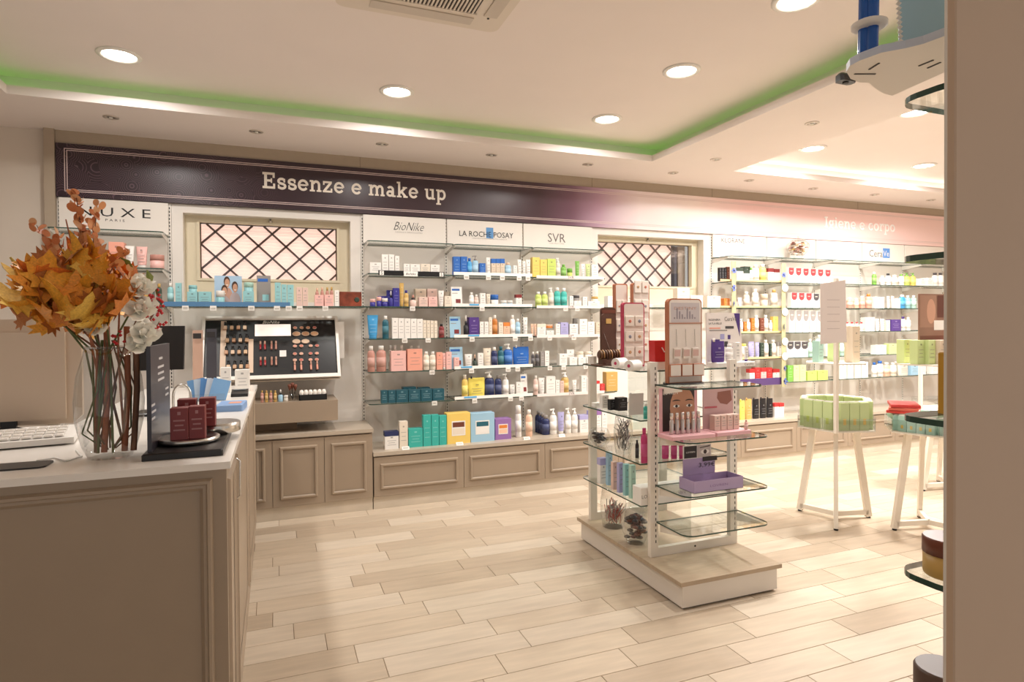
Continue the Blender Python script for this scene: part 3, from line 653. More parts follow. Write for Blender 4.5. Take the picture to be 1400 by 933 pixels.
row(pl('A', 4), Z[4], [('c', 502.5, 513, 473.5, 'rose'), ('c', 515, 528.5, 473, 'rose'), ('c', 531, 540, 472.5, 'clear', W_, .1), ('b', 534.5, 555, 480, 'pink'), ('c', 537, 544, 472, 'clear', W_, .075), ('c', 546, 553, 472, 'clear', W_, .075), ('b', 557, 577.5, 477.5, 'coral'), ('c', 559, 566, 473, 'clear', W_, .085), ('c', 569, 576, 473, 'clear', W_, .085), ('c', 579, 587.5, 481, 'cream'), ('c', 588, 596.5, 481, 'cream'), ('b', 597, 605, 482, 'coral'), ('t', 605, 610, 483, 'pink'), ('b', 610, 617.5, 481.5, 'pink')])
row(pl('A', 5), Z[5], [('b', 521, 530, 534, 'dark teal'), ('b', 530.5, 541, 534, 'dark teal'), ('b', 541.5, 558, 533.5, 'dark teal'), ('b', 558.5, 575, 533, 'dark teal'), ('b', 575.5, 591, 532.5, 'dark teal'), ('b', 591.5, 607.5, 532, 'dark teal'), ('b', 551, 569, 529.5, 'teal', None, .1), ('b', 572, 588, 530, 'teal', None, .1)])
row(pl('B', 1), Z[1]+.001, [('b', 620, 629.5, 351, 'blue'), ('b', 630, 639, 351, 'blue'), ('c', 639, 646, 353, 'sky blue', 'blue'), ('p', 646.5, 655, 349, 'pale blue', 'grey'), ('b', 656, 664, 360, 'blue'), ('t', 665, 671, 352, W_, 'blue'), ('b', 672, 677.8, 354, 'beige', None, 0, 'blue'), ('b', 678.2, 683.8, 354, 'beige', None, 0, 'blue'), ('b', 684.2, 690, 354, 'beige', None, 0, 'blue'), ('c', 691, 700, 359, 'pale blue', 'peach'), ('b', 702, 707, 363, W_), ('t', 708, 713.5, 355, W_)])
row(pl('B', 2), Z[2]+.001, [('k', 618, 633, 392, W_), ('c', 642, 648.5, 400, W_), ('c', 649, 655, 403, 'blush'), ('b', 656.5, 664, 401, W_), ('t', 665.5, 671, 402, 'cream'), ('j', 672, 683, 403, W_, 'blue'), ('j', 686, 694, 411, 'pale blue'), ('j', 695, 702, 411, 'pale blue'), ('b', 705.5, 713.5, 403, W_, None, 0, 'dark red')])
row(pl('B', 3), Z[3]+.001, [('k', 616, 631, 433, 'pale blue'), ('d', 634.5, 641, 431, 'black'), ('b', 641.5, 655, 434, 'purple'), ('b', 656, 661.5, 440, W_), ('b', 662.5, 668, 440, W_), ('b', 668.5, 673, 434, 'cream'), ('c', 673.5, 681, 431, 'amber'), ('b', 682, 688, 441, 'cream'), ('b', 688.5, 697, 441, 'peach', None, 0, 'orange'), ('c', 698, 705, 431, W_), ('c', 705.5, 712, 436, 'pale blue')])
row(pl('B', 4), Z[4]+.001, [('k', 616, 634, 475, 'pale blue'), ('b', 621, 628, 489, 'pink'), ('t', 636, 646.5, 484.5, W_), ('d', 647, 653, 485, 'dark green', 'peach'), ('b', 653.5, 661, 483, W_), ('t', 661.5, 672.5, 476, 'cream'), ('c', 672.5, 681, 475, 'navy'), ('c', 681.5, 690, 474, 'teal', 'teal'), ('p', 690, 702, 470, 'blue'), ('w', 702.5, 724.5, 474.5, 'blue')])
row(pl('B', 5), Z[5]+.001, [('c', 632, 640.5, 513, 'yellow', 'cream'), ('w', 641, 664, 517, 'yellow', 'black'), ('p', 663.5, 677, 508, 'navy'), ('c', 677.5, 687, 513, 'navy', 'grey'), ('p', 688, 696.5, 511, W_), ('t', 697.5, 705, 526, W_, 'grey'), ('b', 706, 712.5, 523, W_), ('k', 713.5, 722.5, 512, W_)])
row(pl('C', 1), Z[1], [('t', 714.5, 719, 357, W_), ('t', 719.5, 726, 355, W_), ('b', 728, 738, 352, 'yellow'), ('b', 738.5, 748, 355, 'yellow'), ('b', 748.5, 760, 354, 'lime'), ('p', 760.5, 767, 352, 'clear'), ('c', 768, 775.5, 361.5, 'green', 'green'), ('j', 777, 784, 367, 'lime', 'green'), ('t', 787, 793, 357, 'green'), ('t', 795, 800, 361, W_), ('t', 801.5, 808, 361, 'pale green'), ('b', 809, 818, 362, W_)])
row(pl('C', 2), Z[2], [('c', 733, 741.5, 399, 'lime', W_), ('c', 742, 750, 399, 'lime', W_), ('p', 751, 758, 393, 'clear'), ('c', 759, 767.5, 393.5, 'turquoise', W_), ('c', 768, 776.5, 394, 'turquoise', W_), ('b', 779, 784, 405, W_), ('b', 785, 795, 411.5, W_), ('j', 785, 794, 404, 'grey', 'charcoal', .02, None, .053), ('b', 797, 803, 406, W_), ('b', 804, 820, 412, W_), ('j', 811, 819.5, 405.5, 'cream', 'gold', .02, None, .05)])
row(pl('C', 3), Z[3], [('t', 715.5, 722, 434, W_, 'blue'), ('t', 726, 730, 443, 'peach', 'rose'), ('t', 730.5, 734, 443, 'peach', 'rose'), ('b', 734.5, 746.5, 443, W_, None, 0, 'cream'), ('b', 747.5, 757.5, 452, W_), ('j', 748, 757.5, 444, 'orange', 'peach', .02, None, .075), ('b', 760, 766, 443, W_), ('b', 766.5, 777, 441, 'lavender'), ('b', 779, 790.5, 443, W_), ('b', 785, 791.5, 435.5, 'grey', None, .08), ('b', 792.5, 803, 436.5, W_), ('b', 803.5, 813, 440, W_), ('b', 815, 822, 441, 'beige'), ('b', 823, 829, 442, 'beige')])
row(pl('C', 4), Z[4], [('c', 727, 732, 481.5, 'charcoal'), ('c', 732.5, 738, 481, 'charcoal'), ('b', 739, 744.5, 481, 'grey'), ('b', 745, 751, 480, W_), ('b', 765, 775.5, 484, W_), ('b', 775, 785, 478, W_, None, .07), ('b', 779, 789, 489, W_), ('b', 791, 801, 489, W_), ('j', 790, 799.5, 481, 'cream', 'cream', .03, None, .055), ('b', 802, 806, 489, W_), ('j', 801, 811, 481, W_, 'cream', .03, None, .055)])
row(pl('C', 5), Z[5], [('c', 730, 736.5, 514, 'blush'), ('t', 737, 746, 517, W_), ('b', 747, 759.5, 515, W_), ('b', 760, 765.5, 520, W_), ('b', 766, 771, 521, 'blush'), ('p', 769, 779, 509, 'gold'), ('t', 783, 789, 520, W_), ('b', 795, 802.5, 514, W_), ('b', 803, 809, 517, W_), ('b', 809.5, 815, 517, W_), ('b', 815.5, 820, 521, W_, None, 0, 'red'), ('b', 820.5, 827, 525, 'red'), ('b', 829, 844.5, 509, 'gold')])
LG = 'on the long ledge below the glass shelves'; YL = 5.05
row(LG, .465, [('b', 526, 545, 590.5, W_, None, 0, 'navy'), ('b', 546, 557.5, 576.5, 'cream'), ('b', 558.5, 578, 586.5, 'turquoise'), ('b', 578.5, 589.5, 568, 'turquoise'), ('b', 590, 600, 567.5, 'turquoise'), ('b', 600.5, 610.5, 568.5, 'turquoise')], y=YL)
row(LG, .465, [('s', 706, 714, 555, W_), ('c', 720, 729, 561, 'peach')]+[('c', 733+3.2*i, 742.5+3.4*i, 562.5+2*i, 'navy', 'grey', .16-.05*i) for i in range(4)]+[('p', 753, 762.5, 559, W_), ('t', 763.5, 772.5, 564, 'lavender'), ('p', 774, 782, 558, W_), ('p', 783, 791, 558.5, W_), ('b', 793, 805, 568, W_, None, 0, 'lavender'), ('b', 805.5, 814, 562, W_, None, 0, 'lavender'), ('b', 814.5, 822, 560, W_, None, 0, 'violet'), ('b', 823, 830, 562, W_)], y=YL+.06)
def gift_box(a, b, tp, c, win, label, inner, y=YL+.01):
    A = at(a, tp, 1, y); B = at(b, tp, 1, y); w = B.x-A.x; h = A.z-.465; d = .10
    t = thing('gift_box', label, 'gift box', ((A.x+B.x)/2, y+d/2, .465)); MB().rbox(-w/2, w/2, -d/2, d/2, 0, h, pmat(c), .002).obj('body', t)
    f = MB().box(-w*.30, w*.28, -d/2-.001, -d/2, h*.26, h*.74, pmat('white')).obj('window_panel', t)
    MB().box(-w*.26, w*.24, -d/2-.0016, -d/2-.001, h*.54, h*.70, pmat(win)).obj('upper_print', f); MB().box(-w*.26, w*.24, -d/2-.0016, -d/2-.001, h*.30, h*.50, pmat(inner)).obj('lower_print', f)
gift_box(611, 643, 566, 'yellow', 'brown', 'yellow gift box with white window on the long ledge', 'cream'); MATS['paint_236_218_104_40'].node_tree.nodes['Principled BSDF'].inputs['Base Color'].default_value = (*lin((240, 206, 110)), 1)
gift_box(643.5, 676, 566, 'pale blue', 'teal', 'pale blue gift box with white window on the long ledge', 'white')
gift_box(677, 699, 573.5, 'violet', 'orange', 'violet gift box with orange window on the long ledge', 'peach', YL+.03)
for i, px in enumerate((555, 629, 721, 769)):
    o = MB().prism([(-.02, 0), (.01, 0), (.004, .022), (0, .022)], -.03, .03, M_PAPER, ax=0).obj('price_label', None, (at(px, 612, 1, YF).x, YF+.02, .465))
    MB().add([(-.022, -.0155, .006), (.022, -.0155, .006), (.022, -.006, .017), (-.022, -.006, .017)], [(0, 1, 2, 3)], mat('tag_display', (196, 190, 180), .4)).obj('label_display', o)
    reg(o, 'small white price label holder', 'on the long ledge', px, 'price label', 'price labels on the ledge')
# NUXE bay behind the bouquet, and the shelf below the first window
NB = 'on the second far left shelf behind the bouquet'
row(NB, Z[1], [('c', 88, 98, 326, 'blush', 'grey'), ('c', 101, 109, 327, 'lavender', 'grey'), ('c', 112, 120, 328, 'blush', 'gold'), ('c', 124, 133, 330, 'pink', 'gold'), ('b', 148, 169.5, 331, 'coral'), ('t', 170, 183, 336, W_), ('t', 185, 201, 337, 'pink'), ('j', 203, 223.5, 348, 'pink', 'rose')])
row('on the third far left shelf behind the bouquet', Z[2], [('c', 204, 211, 384, 'dark green', 'gold'), ('c', 213, 221, 388, 'dark green', 'gold'), ('b', 190, 202, 380, 'gold')])
WP = 'on the shelf under the first window'
row(WP, Z[2]+.001, [('c', 228, 237, 387, 'aqua'), ('b', 239.5, 248, 387, 'aqua'), ('b', 255.5, 270, 399, 'aqua'), ('j', 257, 269, 390, 'aqua', 'aqua', .01, None, .09), ('b', 271, 288.5, 399, 'aqua'), ('j', 294.5, 307, 397.5, 'aqua'), ('b', 332, 347, 398.5, 'aqua'), ('j', 333, 346.5, 386, 'aqua', 'mint', .01, None, .09), ('b', 375.5, 384, 386.5, 'aqua'), ('b', 384.5, 392, 389, 'aqua'), ('b', 392.5, 401.5, 389.5, 'aqua'), ('b', 405, 413, 393, 'blush'), ('b', 413.5, 421, 393.5, 'blush'), ('b', 430, 442.5, 403.5, 'pink'), ('c', 431, 436, 394, 'rose', 'peach', .08), ('c', 438, 443, 393, 'rose', 'peach', .08), ('b', 443.5, 456, 403, 'pink'), ('c', 445, 450, 393, 'rose', 'gold', .08), ('c', 451, 456, 392.5, 'rose', 'gold', .08), ('b', 457.5, 463.5, 397, W_)])
row('beside the red-brown picture box under the first window', Z[2]+.001, [('k', 350.5, 370, 376.5, 'grey', None, .06, 'aqua')])
def flat_fig(mb, pts, y, m): mb.add([(px, y, pz) for px, pz in pts], [tuple(range(len(pts)))], m)
# picture card with three smiling people (flat print)
y = SHY+.14; A = at(293, 377, 1, y); B = at(331, 413, 1, y); w = B.x-A.x; h = A.z-1.645
t = thing('photo_card', 'pale blue photo card of three smiling people under the first window', 'card', ((A.x+B.x)/2, y, 1.6455))
MB().box(-w/2, w/2, 0, .004, 0, h, col((176, 204, 228))).obj('card', t); MB().prism([(.004, 0), (.05, 0), (.005, h*.6)], -.01, .01, M_PAPER, ax=0).obj('strut', t)
pr = MB(); sk = col((206, 156, 128)); hair = col((74, 50, 40)); EL = lambda cx, cz, rx, rz, a0=0, a1=360: arc(cx*w, cz*h, rx*w, rz*h, a0, a1, 16)[:16 if a1-a0 == 360 else 17]
for i, (cx, cz) in enumerate(((-.05, .78), (-.14, .50), (.24, .62))):
    e = -.0006-.001*i
    flat_fig(pr, [(max(-w/2, min(w/2, a_)), max(.002, b_)) for a_, b_ in EL(cx, cz-.42, .20, .26)], e, col((196, 178, 178) if i else (206, 160, 140)))
    flat_fig(pr, EL(cx, cz+.03, .115, .17), e-.0003, hair); flat_fig(pr, EL(cx+.01, cz-.02, .09, .145), e-.0006, sk); flat_fig(pr, EL(cx+.01, cz-.07, .045, .03, 180, 360), e-.0009, M_PAPER)
tag(pr.obj('print', t), kind='stuff')
# red-brown picture box
y = SHY+.03; A = at(464, 399, 1, y); B = at(494.5, 418, 1, y); w = B.x-A.x; h = A.z-1.646
t = thing('gift_box', 'wide red-brown picture box with white side at the right shelf end under the window', 'gift box', ((A.x+B.x)/2, y+.05, 1.646))
MB().box(-w/2, w/2, -.05, .05, 0, h, pmat('white'), front=mat('rust_print', (128, 60, 40), .35, grain=.5, gscale=14)).obj('body', t)
MB().lathe([(.022, 0), (.014, .001)], pmat('dark green'), n=16).obj('printed_ring', t, (.05, -.0505, h*.45), (radians(90), 0, 0))
# shelf under the second window
row('on the shelf under the second window', Z[2]+.001, [('b', 831, 852, 405, W_), ('b', 853, 868, 405.5, 'cream'), ('b', 869, 884, 405, W_), ('b', 926, 943, 394, 'cream'), ('b', 944, 961, 404, W_)])
# ---- bays right of the second window
RP_ = lambda k: 'on shelf %s right of the second window' % NUM[k]
row(RP_(1), Z[1]+.001, [('b', 983.5, 986.6, 366, 'black'), ('b', 987, 990.2, 366, 'black'), ('b', 990.6, 993.6, 366, 'black'), ('b', 994, 998, 365, 'brown'), ('b', 1007, 1016.5, 366, W_, None, 0, 'dark green'), ('b', 1017, 1025, 370, W_, None, 0, 'dark green'), ('b', 1017.5, 1026, 364.5, 'dark green', None, .08), ('c', 1026, 1030.5, 366, W_, 'green'), ('c', 1031, 1040, 362, 'cream', 'cream'), ('c', 1041, 1049.5, 361, 'yellow'), ('b', 1050.5, 1058, 367, W_, None, 0, 'dark red'), ('b', 1058.5, 1066, 368, W_, None, 0, 'dark red')])
row(RP_(1), Z[1], [('v', 1078+10*i, 1085.8+10*i, 366+.6*i, W_, None, 0, 'red') for i in range(6)])
row(RP_(2), Z[2]+.001, [('b', 967, 985.5, 405, 'cream'), ('b', 990, 998, 408, 'orange'), ('t', 1010, 1015, 407, W_), ('c', 1019, 1026.5, 399, 'beige'), ('c', 1031, 1039, 395, 'cream'), ('j', 1044, 1052, 402, 'beige', 'beige'), ('c', 1057, 1065, 396, 'cream', 'gold')])
row(RP_(2), Z[2], [('v', 1082+10*i, 1090+10*i, 400+.5*i, W_, None, 0, 'red' if i < 3 else 'charcoal') for i in range(4)])
row(RP_(3), Z[3]+.001, [('c', 1012, 1017, 436, W_), ('b', 1017.5, 1021.5, 440, 'amber'), ('c', 1022, 1027, 437, W_), ('b', 1027.5, 1032, 435, 'amber'), ('c', 1032.5, 1039, 431, 'cream'), ('b', 1039.5, 1045, 435, 'brown'), ('c', 1045.5, 1052, 431, 'cream'), ('c', 1053, 1057, 438, W_), ('b', 1057.5, 1064, 433, 'yellow')])
row(RP_(3), Z[3], [('v', 1079+9.6*i, 1086.6+9.6*i, 424+.3*i, W_, None, 0, 'grey') for i in range(5)]+[('b', 1127, 1136, 432, W_)])
row(RP_(4), Z[4]+.001, [('c', 1014.5, 1024.5, 470, 'cream', 'yellow'), ('t', 1025, 1033, 467.5, 'lavender'), ('t', 1034, 1039.5, 468.5, 'lavender'), ('b', 1040, 1045, 469, 'dark green'), ('c', 1045.5, 1052.5, 465, 'cream'), ('b', 1053, 1055.5, 470, 'dark green'), ('c', 1056, 1063, 465, 'cream'), ('b', 1063.5, 1070, 468, W_, None, 0, 'grey')])
row(RP_(4), Z[4], [('v', 1076+9.8*i, 1085.4+9.8*i, 467, W_, None, 0, 'charcoal') for i in range(3)]+[('c', 1107, 1112, 464, 'mint'), ('c', 1118, 1128, 458, 'mint'), ('b', 1130, 1138, 466, W_)])
row(RP_(5), Z[5]+.001, [('b', 1025, 1032, 505, W_, None, 0, 'red'), ('b', 1032.5, 1040, 503, 'red'), ('b', 1040.5, 1048, 503.5, 'pink', None, 0, 'red'), ('b', 1048.5, 1056, 503, 'red'), ('b', 1057, 1066, 505, W_, None, 0, 'red')], y=SHY+.06)
row(RP_(5), Z[5], [('b', 1077, 1084.5, 500, 'green'), ('b', 1085, 1093, 500, 'pale green'), ('b', 1093.5, 1102, 499.5, 'pale green'), ('b', 1104, 1117, 508, 'lime'), ('b', 1118, 1132, 507, 'lime'), ('b', 1148, 1157.5, 496, W_), ('b', 1159, 1167, 496, W_), ('b', 1169, 1177, 495.5, W_), ('b', 1178, 1187, 495, W_), ('c', 1195, 1201, 496, W_, 'blue'), ('c', 1202, 1210, 494, W_, 'blue'), ('c', 1211, 1219, 496, 'peach'), ('c', 1220, 1228, 496, 'cream'), ('w', 1230, 1244, 494, 'clear'), ('b', 1246, 1256, 495, 'pale blue', None, 0, 'blue'), ('b', 1257, 1266, 497, W_), ('b', 1275, 1283, 494, W_), ('b', 1284, 1291, 495, W_)])
row('on the ledge right of the display rack', .465, [('w', 1012, 1019.5, 548, 'yellow', 'yellow'), ('w', 1020, 1029, 546, 'gold', 'gold'), ('w', 1030, 1039, 546, 'black', 'black'), ('w', 1040, 1048.5, 545, 'black', 'black'), ('w', 1049, 1058, 545, 'black', 'black'), ('b', 1059, 1065, 551.5, W_, None, 0, 'red'), ('b', 1065.5, 1072, 551.5, W_, None, 0, 'red')], y=YL+.05)
FR = lambda k: 'on far shelf %s at the right' % NUM[k]
row(FR(1), Z[1], [('c', 1195, 1200, 372, 'green'), ('c', 1206, 1212, 377, W_), ('c', 1214, 1220, 374, W_, 'black'), ('c', 1222, 1230, 376, 'cream'), ('c', 1232, 1238, 375, W_, 'green'), ('p', 1239.5, 1246, 373, 'lime', 'green'), ('p', 1248, 1254, 373, 'yellow', 'green'), ('b', 1258, 1266, 381, W_), ('b', 1267, 1276, 380, W_), ('c', 1278, 1285, 373, W_, 'charcoal'), ('c', 1286, 1292, 373, W_, 'charcoal')])
row(FR(2), Z[2], [('c', 1161, 1168, 407, 'coral'), ('c', 1170, 1176, 408, 'peach'), ('c', 1178, 1184, 405, 'coral'), ('c', 1187, 1194, 402, 'coral', 'orange'), ('b', 1196, 1209, 406, W_), ('t', 1214, 1218, 405, W_), ('t', 1220, 1224, 405, W_), ('b', 1226, 1231, 408, W_), ('c', 1232.5, 1240, 403, 'sky blue'), ('c', 1241, 1247, 404, 'aqua'), ('c', 1249, 1255, 404, 'mint')])
row(FR(3), Z[3], [('c', 1138.5+6.5*i, 1143+6.5*i, 440.5, W_, 'red') for i in range(7)]+[('b', 1184, 1196, 434, W_), ('t', 1198.5, 1204, 436, W_), ('t', 1205.5, 1211, 436, W_), ('b', 1212, 1217, 438, 'cream'), ('b', 1218.5, 1232, 437, 'purple'), ('c', 1234.5, 1240, 433, W_, 'purple'), ('c', 1241.5, 1247, 434, W_)])
row(FR(4), Z[4], [('b', 1198, 1212, 472, W_), ('c', 1150, 1156, 466, 'mint'), ('c', 1164, 1172, 462, 'mint'), ('b', 1216, 1226, 470, 'pale green'), ('b', 1254, 1264, 470, 'cream')])
# potpourri jar on the top shelf
y = 5.24; A = at(1079, 340, 1, y); B = at(1103, 340, 1, y); R = (B.x-A.x)/2*.98; h = at(1091, 323, 1, y).z-2.19
t = thing('apothecary_jar', 'lidded glass jar of potpourri on top of the right wall shelves', 'jar', ((A.x+B.x)/2, y, 2.19))
MB().lathe([(R*.45, 0), (R*.5, .01), (R*.3, h*.08), (R*.75, h*.28), (R, h*.5), (R*.92, h*.68), (R*.6, h*.80)], M_CLEAR, n=20).obj('bowl', t)
MB().lathe([(R*.68, h*.80), (R*.66, h*.83), (R*.3, h*.88), (R*.08, h*.9), (R*.1, h*.97), (.0001, h)], M_CLEAR, n=18).obj('lid', t)
mb = MB(); rnd = random.Random(3)
for i in range(90):
    a = rnd.random()*2*pi; q = rnd.random()**.5*R*.78; zz = h*(.18+.52*rnd.random()); q *= min(1, .55+zz/h)
    s = .012+.012*rnd.random(); mb.rbox(q*cos(a)-s, q*cos(a)+s, q*sin(a)-s*.6, q*sin(a)+s*.6, zz, zz+s*.7, pmat(rnd.choice(['beige', 'gold', 'brown', 'peach', 'cream', 'rose'])), .003)
tag(mb.obj('potpourri', t), kind='stuff')
# garlands of paper flowers on kraft strips
for px, nm in ((1003.5, 'left'), (1071.5, 'right')):
    y = 5.095; x = at(px, 440, 1, y).x
    t = thing('flower_garland', 'vertical kraft strip with blue paper flowers, %s of the two' % nm, 'garland', (x, y, .79))
    MB().box(-.028, .028, 0, .004, 0, 2.125-.79, mat('garland_strip', (178, 172, 132), .6, grain=.2, gscale=12)).obj('backing_strip', t)
    zs = [2.03, 1.85, 1.69, 1.55, 1.40, 1.22, 1.02, .86] if nm == 'left' else [2.0, 1.86, 1.60, 1.44, 1.28, 1.12, .99, .85]
    for i, z in enumerate(zs):
        if nm == 'right' and i in (1, 2, 4, 5):
            MB().lathe([(.042, 0), (.042, .003)], M_PAPER, n=20).obj('paper_disc', t, (.012, -.006, z-.79), (radians(90), 0, 0)); continue
        f = MB().lathe([(.012, 0), (.008, .006), (.0001, .008)], pmat('navy'), n=10).obj('flower', t, (0, -.003, z-.79), (radians(90), 0, .3*i))
        for k in range(6):
            a = k*pi/3; r = .046 if i % 2 else .036
            MB().add([(0, 0, .001), (r*.6*cos(a-.4), r*.6*sin(a-.4), .004), (r*cos(a), r*sin(a), .002), (r*.6*cos(a+.4), r*.6*sin(a+.4), .004)], [(0, 1, 2, 3)], col((104, 124, 206))).obj('petal', f)
# ------------------------------------------------------------------ counter in the foreground
CZ, CX1, CY0, CY1 = 1.08, -.132, 2.06, 4.62
M_TOP = mat('counter_white', (240, 234, 226), .22, grain=.01)
ct = thing('shop_counter', 'taupe shop counter with white top and framed panels in the left foreground', 'counter', (-.6, 2.6, 0))
def lc(o): o.location = (.6, -2.6, 0); return o
lc(MB().box(-2.2, CX1-.012, CY0+.012, 3.1, 0, CZ-.022, M_TAUPE).box(-.80, CX1-.012, 3.1, CY1, 0, CZ-.022, M_TAUPE).obj('body', ct))
lc(MB().prism([(-2.2, CY0), (CX1, CY0), (CX1+.014, CY1), (-.80, CY1), (-.80, 3.1), (-2.2, 3.1)], CZ-.022, CZ, M_TOP).obj('counter_top', ct))
def moulding(mb, P, prof, m):
    """mitred frame: P(o, d) gives the 4 corners inset by o and raised by d"""
    rs = [P(o, d) for o, d in prof]; vs = [v for r in rs for v in r]
    mb.add(vs, [(j*4+i, j*4+(i+1) % 4, (j+1)*4+(i+1) % 4, (j+1)*4+i) for j in range(len(prof)-1) for i in range(4)], m)
PROF = ((0, 0), (.006, .016), (.014, .018), (.018, .012), (.026, .013), (.036, .002))
xr = at(291, 700, 1, CY0).x; yf = CY0+.012; zt = at(288, 655, 1, CY0).z
mb = MB(); moulding(mb, lambda o, d: [(-2.1+o, yf-d, .12+o), (xr-o, yf-d, .12+o), (xr-o, yf-d, zt-o), (-2.1+o, yf-d, zt-o)], PROF, M_TAUPE); lc(mb.obj('front_moulding', ct))
xs_ = CX1-.012
for a, b, z0, z1 in ((2.10, 2.42, .12, CZ-.06), (2.50, 3.45, .12, CZ-.06), (3.53, 4.58, .12, CZ-.06)):
    mb = MB(); moulding(mb, lambda o, d: [(xs_+d*.6, a+o, z0+o), (xs_+d*.6, b-o, z0+o), (xs_+d*.6, b-o, z1-o), (xs_+d*.6, a+o, z1-o)], PROF, M_TAUPE); lc(mb.obj('side_moulding', ct))
lc(MB().tube([(xs_+.004, 2.455, .86), (xs_+.018, 2.455, .87), (xs_+.018, 2.455, 1.0), (xs_+.004, 2.455, 1.01)], .004, M_STEEL, n=6).obj('door_handle', ct))
lc(MB().box(-2.2, CX1-.03, CY0+.03, 3.08, 0, .08, M_PLINTH).obj('plinth', ct))
def C(px, py): return at(px, py, 2, CZ)
# ---- computer monitor seen from behind
y = 2.86; x0 = at(2, 500, 1, y).x-.28; x1 = at(113, 500, 1, y).x; z0 = at(60, 580, 1, y).z; z1 = at(40, 437, 1, y).z
t = thing('desk_monitor', 'large pale monitor seen from behind at the left frame edge', 'monitor', ((x0+x1)/2, y, CZ)); w = (x1-x0)/2
M_MON = mat('monitor_shell', (206, 186, 164), .3)
c_ = .07
MB().prism([(-w, z0-CZ), (w-.03, z0-CZ), (w, z0-CZ+.03), (w, z1-CZ-c_), (w-c_*1.6, z1-CZ), (-w+.02, z1-CZ), (-w, z1-CZ-.02)], -.012, .012, M_MON, ax=1).obj('rear_shell', t)
MB().prism([(-w+.02, z0-CZ+.02), (w-.05, z0-CZ+.02), (w-.05, z1-CZ-.05), (-w+.02, z1-CZ-.05)], -.03, -.012, M_MON, ax=1).obj('rear_bulge', t)
MB().box(-w+.01, w-.02, .012, .016, z0-CZ+.01, z1-CZ-.01, M_BLACK).obj('screen', t)
fx = at(15, 598, 1, y).x-t.location.x
MB().bar((fx, -.02, .03), (fx, -.015, z0-CZ+.06), .05, .012, M_BLACK, (0, 1, 0)).obj('neck', t)
MB().lathe([(.11, 0), (.11, .008), (.07, .02), (.03, .035)], M_BLACK, n=24).obj('foot', t, (fx, -.02, 0))
# ---- slim white keyboard tray, black mat
a = C(0, 632); b = C(108, 606)
t = thing('keyboard', 'slim white keyboard tray on the counter beside the vase', 'keyboard', (b.x-.24, b.y+.03, CZ+.006), radians(9))
MB().prism([(-.09, 0), (.10, 0), (.10, .040), (-.09, .020)], -.26, .22, M_PAPER, ax=0).obj('body', t)
kb = MB()
for i in range(14):
    for j in range(4): kb.rbox(-.24+i*.031, -.214+i*.031, -.075+j*.04, -.042+j*.04, .0245+j*.0042, .031+j*.0042, M_TOP, .002)
tag(kb.obj('key', t), kind='stuff')
a = C(30, 641)
tag(MB().prism(rounded(-.16, .12, -.05, .05, .02, corners=(1, 1, 1, 1)), 0, .005, M_BLACK).obj('counter_mat', None, (a.x-.06, a.y+.03, CZ)), 'black mat on the counter at the left frame edge', 'mat')
pts = [C(50, 632), C(75, 628), C(90, 633), C(112, 626), C(104, 618)]
tag(MB().tube([(p.x, p.y, CZ+.004) for p in pts], .003, M_PAPER, n=6).obj('charging_cable'), 'thin white cable lying on the counter by the vase', 'cable')
# ---- glass vase and autumn bouquet
vy = 2.28; vc = at(150, 560, 1, vy); VX = vc.x; VR = (at(200, 540, 1, vy).x-at(103, 540, 1, vy).x)/2; VH = at(150, 476, 1, vy).z-CZ
t = thing('glass_vase', 'bulbous clear glass vase holding the autumn bouquet', 'vase', (VX, vy, CZ))
prof = [(VR*.5, .006), (VR*.62, .002), (VR*.80, VH*.12), (VR*.97, VH*.34), (VR, VH*.52), (VR*.92, VH*.74), (VR*.74, VH*.92), (VR*.68, VH)]
MB().lathe(prof, M_CLEAR, n=28).obj('bowl', t)
MB().lathe([(VR*.68, VH), (VR*.70, VH+.006), (VR*.66, VH+.006), (VR*.66, VH)], M_EDGE if 0 else M_CLEAR, n=28).obj('rim', t)
bq = thing('autumn_bouquet', 'artificial autumn bouquet of orange maple leaves, red berries and white roses', 'bouquet', (VX, vy, CZ+.008))
rnd = random.Random(11)
def B3(px, py, dy=0): p = at(px, py, 1, vy+dy); return Vector((p.x-VX, dy, p.z-CZ-.008))
M_STEM = [mat('stem_brown', (122, 84, 60), .6), mat('stem_green', (92, 104, 58), .6), mat('stem_rust', (160, 96, 66), .6)]
heads = [(70, 420), (35, 410), (60, 360), (110, 330), (140, 400), (165, 390), (120, 430), (190, 420), (90, 300), (205, 410), (100, 400), (150, 440), (60, 440), (25, 380)]
for i, (hx, hy) in enumerate(heads):
    h = B3(hx, hy, rnd.uniform(-.08, .08)); a = rnd.random()*6.3
    foot = Vector((cos(a)*VR*.42, sin(a)*VR*.42, .012)); nk = Vector((h.x*.22+rnd.uniform(-.02, .02), h.y*.3, VH*.95))
    MB().tube([foot, foot*.4+nk*.6, nk, nk*.35+h*.65+Vector((0, 0, .02)), h], [.004, .004, .0035, .003, .002], M_STEM[i % 3], n=6).obj('stem', bq)
for sx_, c in ((-.02, 2), (.035, 2), (.06, 0)):
    MB().tube([(sx_+.01, -.03, .014), (sx_+.02, -.02, VH*.6), (sx_+.015, 0, VH+.06)], .009, M_STEM[c], n=8).obj('stem', bq)
for i in range(14):
    a = i*.9; q = Vector((cos(a), sin(a), 0))
    MB().tube([q*VR*.15+Vector((0, 0, .02)), q*VR*.78+Vector((0, 0, VH*.22)), q*VR*.55+Vector((.02, 0, VH*.6)), q*VR*.2+Vector((0, 0, VH*1.05))], .0026, M_STEM[1 if i % 3 else 0], n=5).obj('stem', bq)
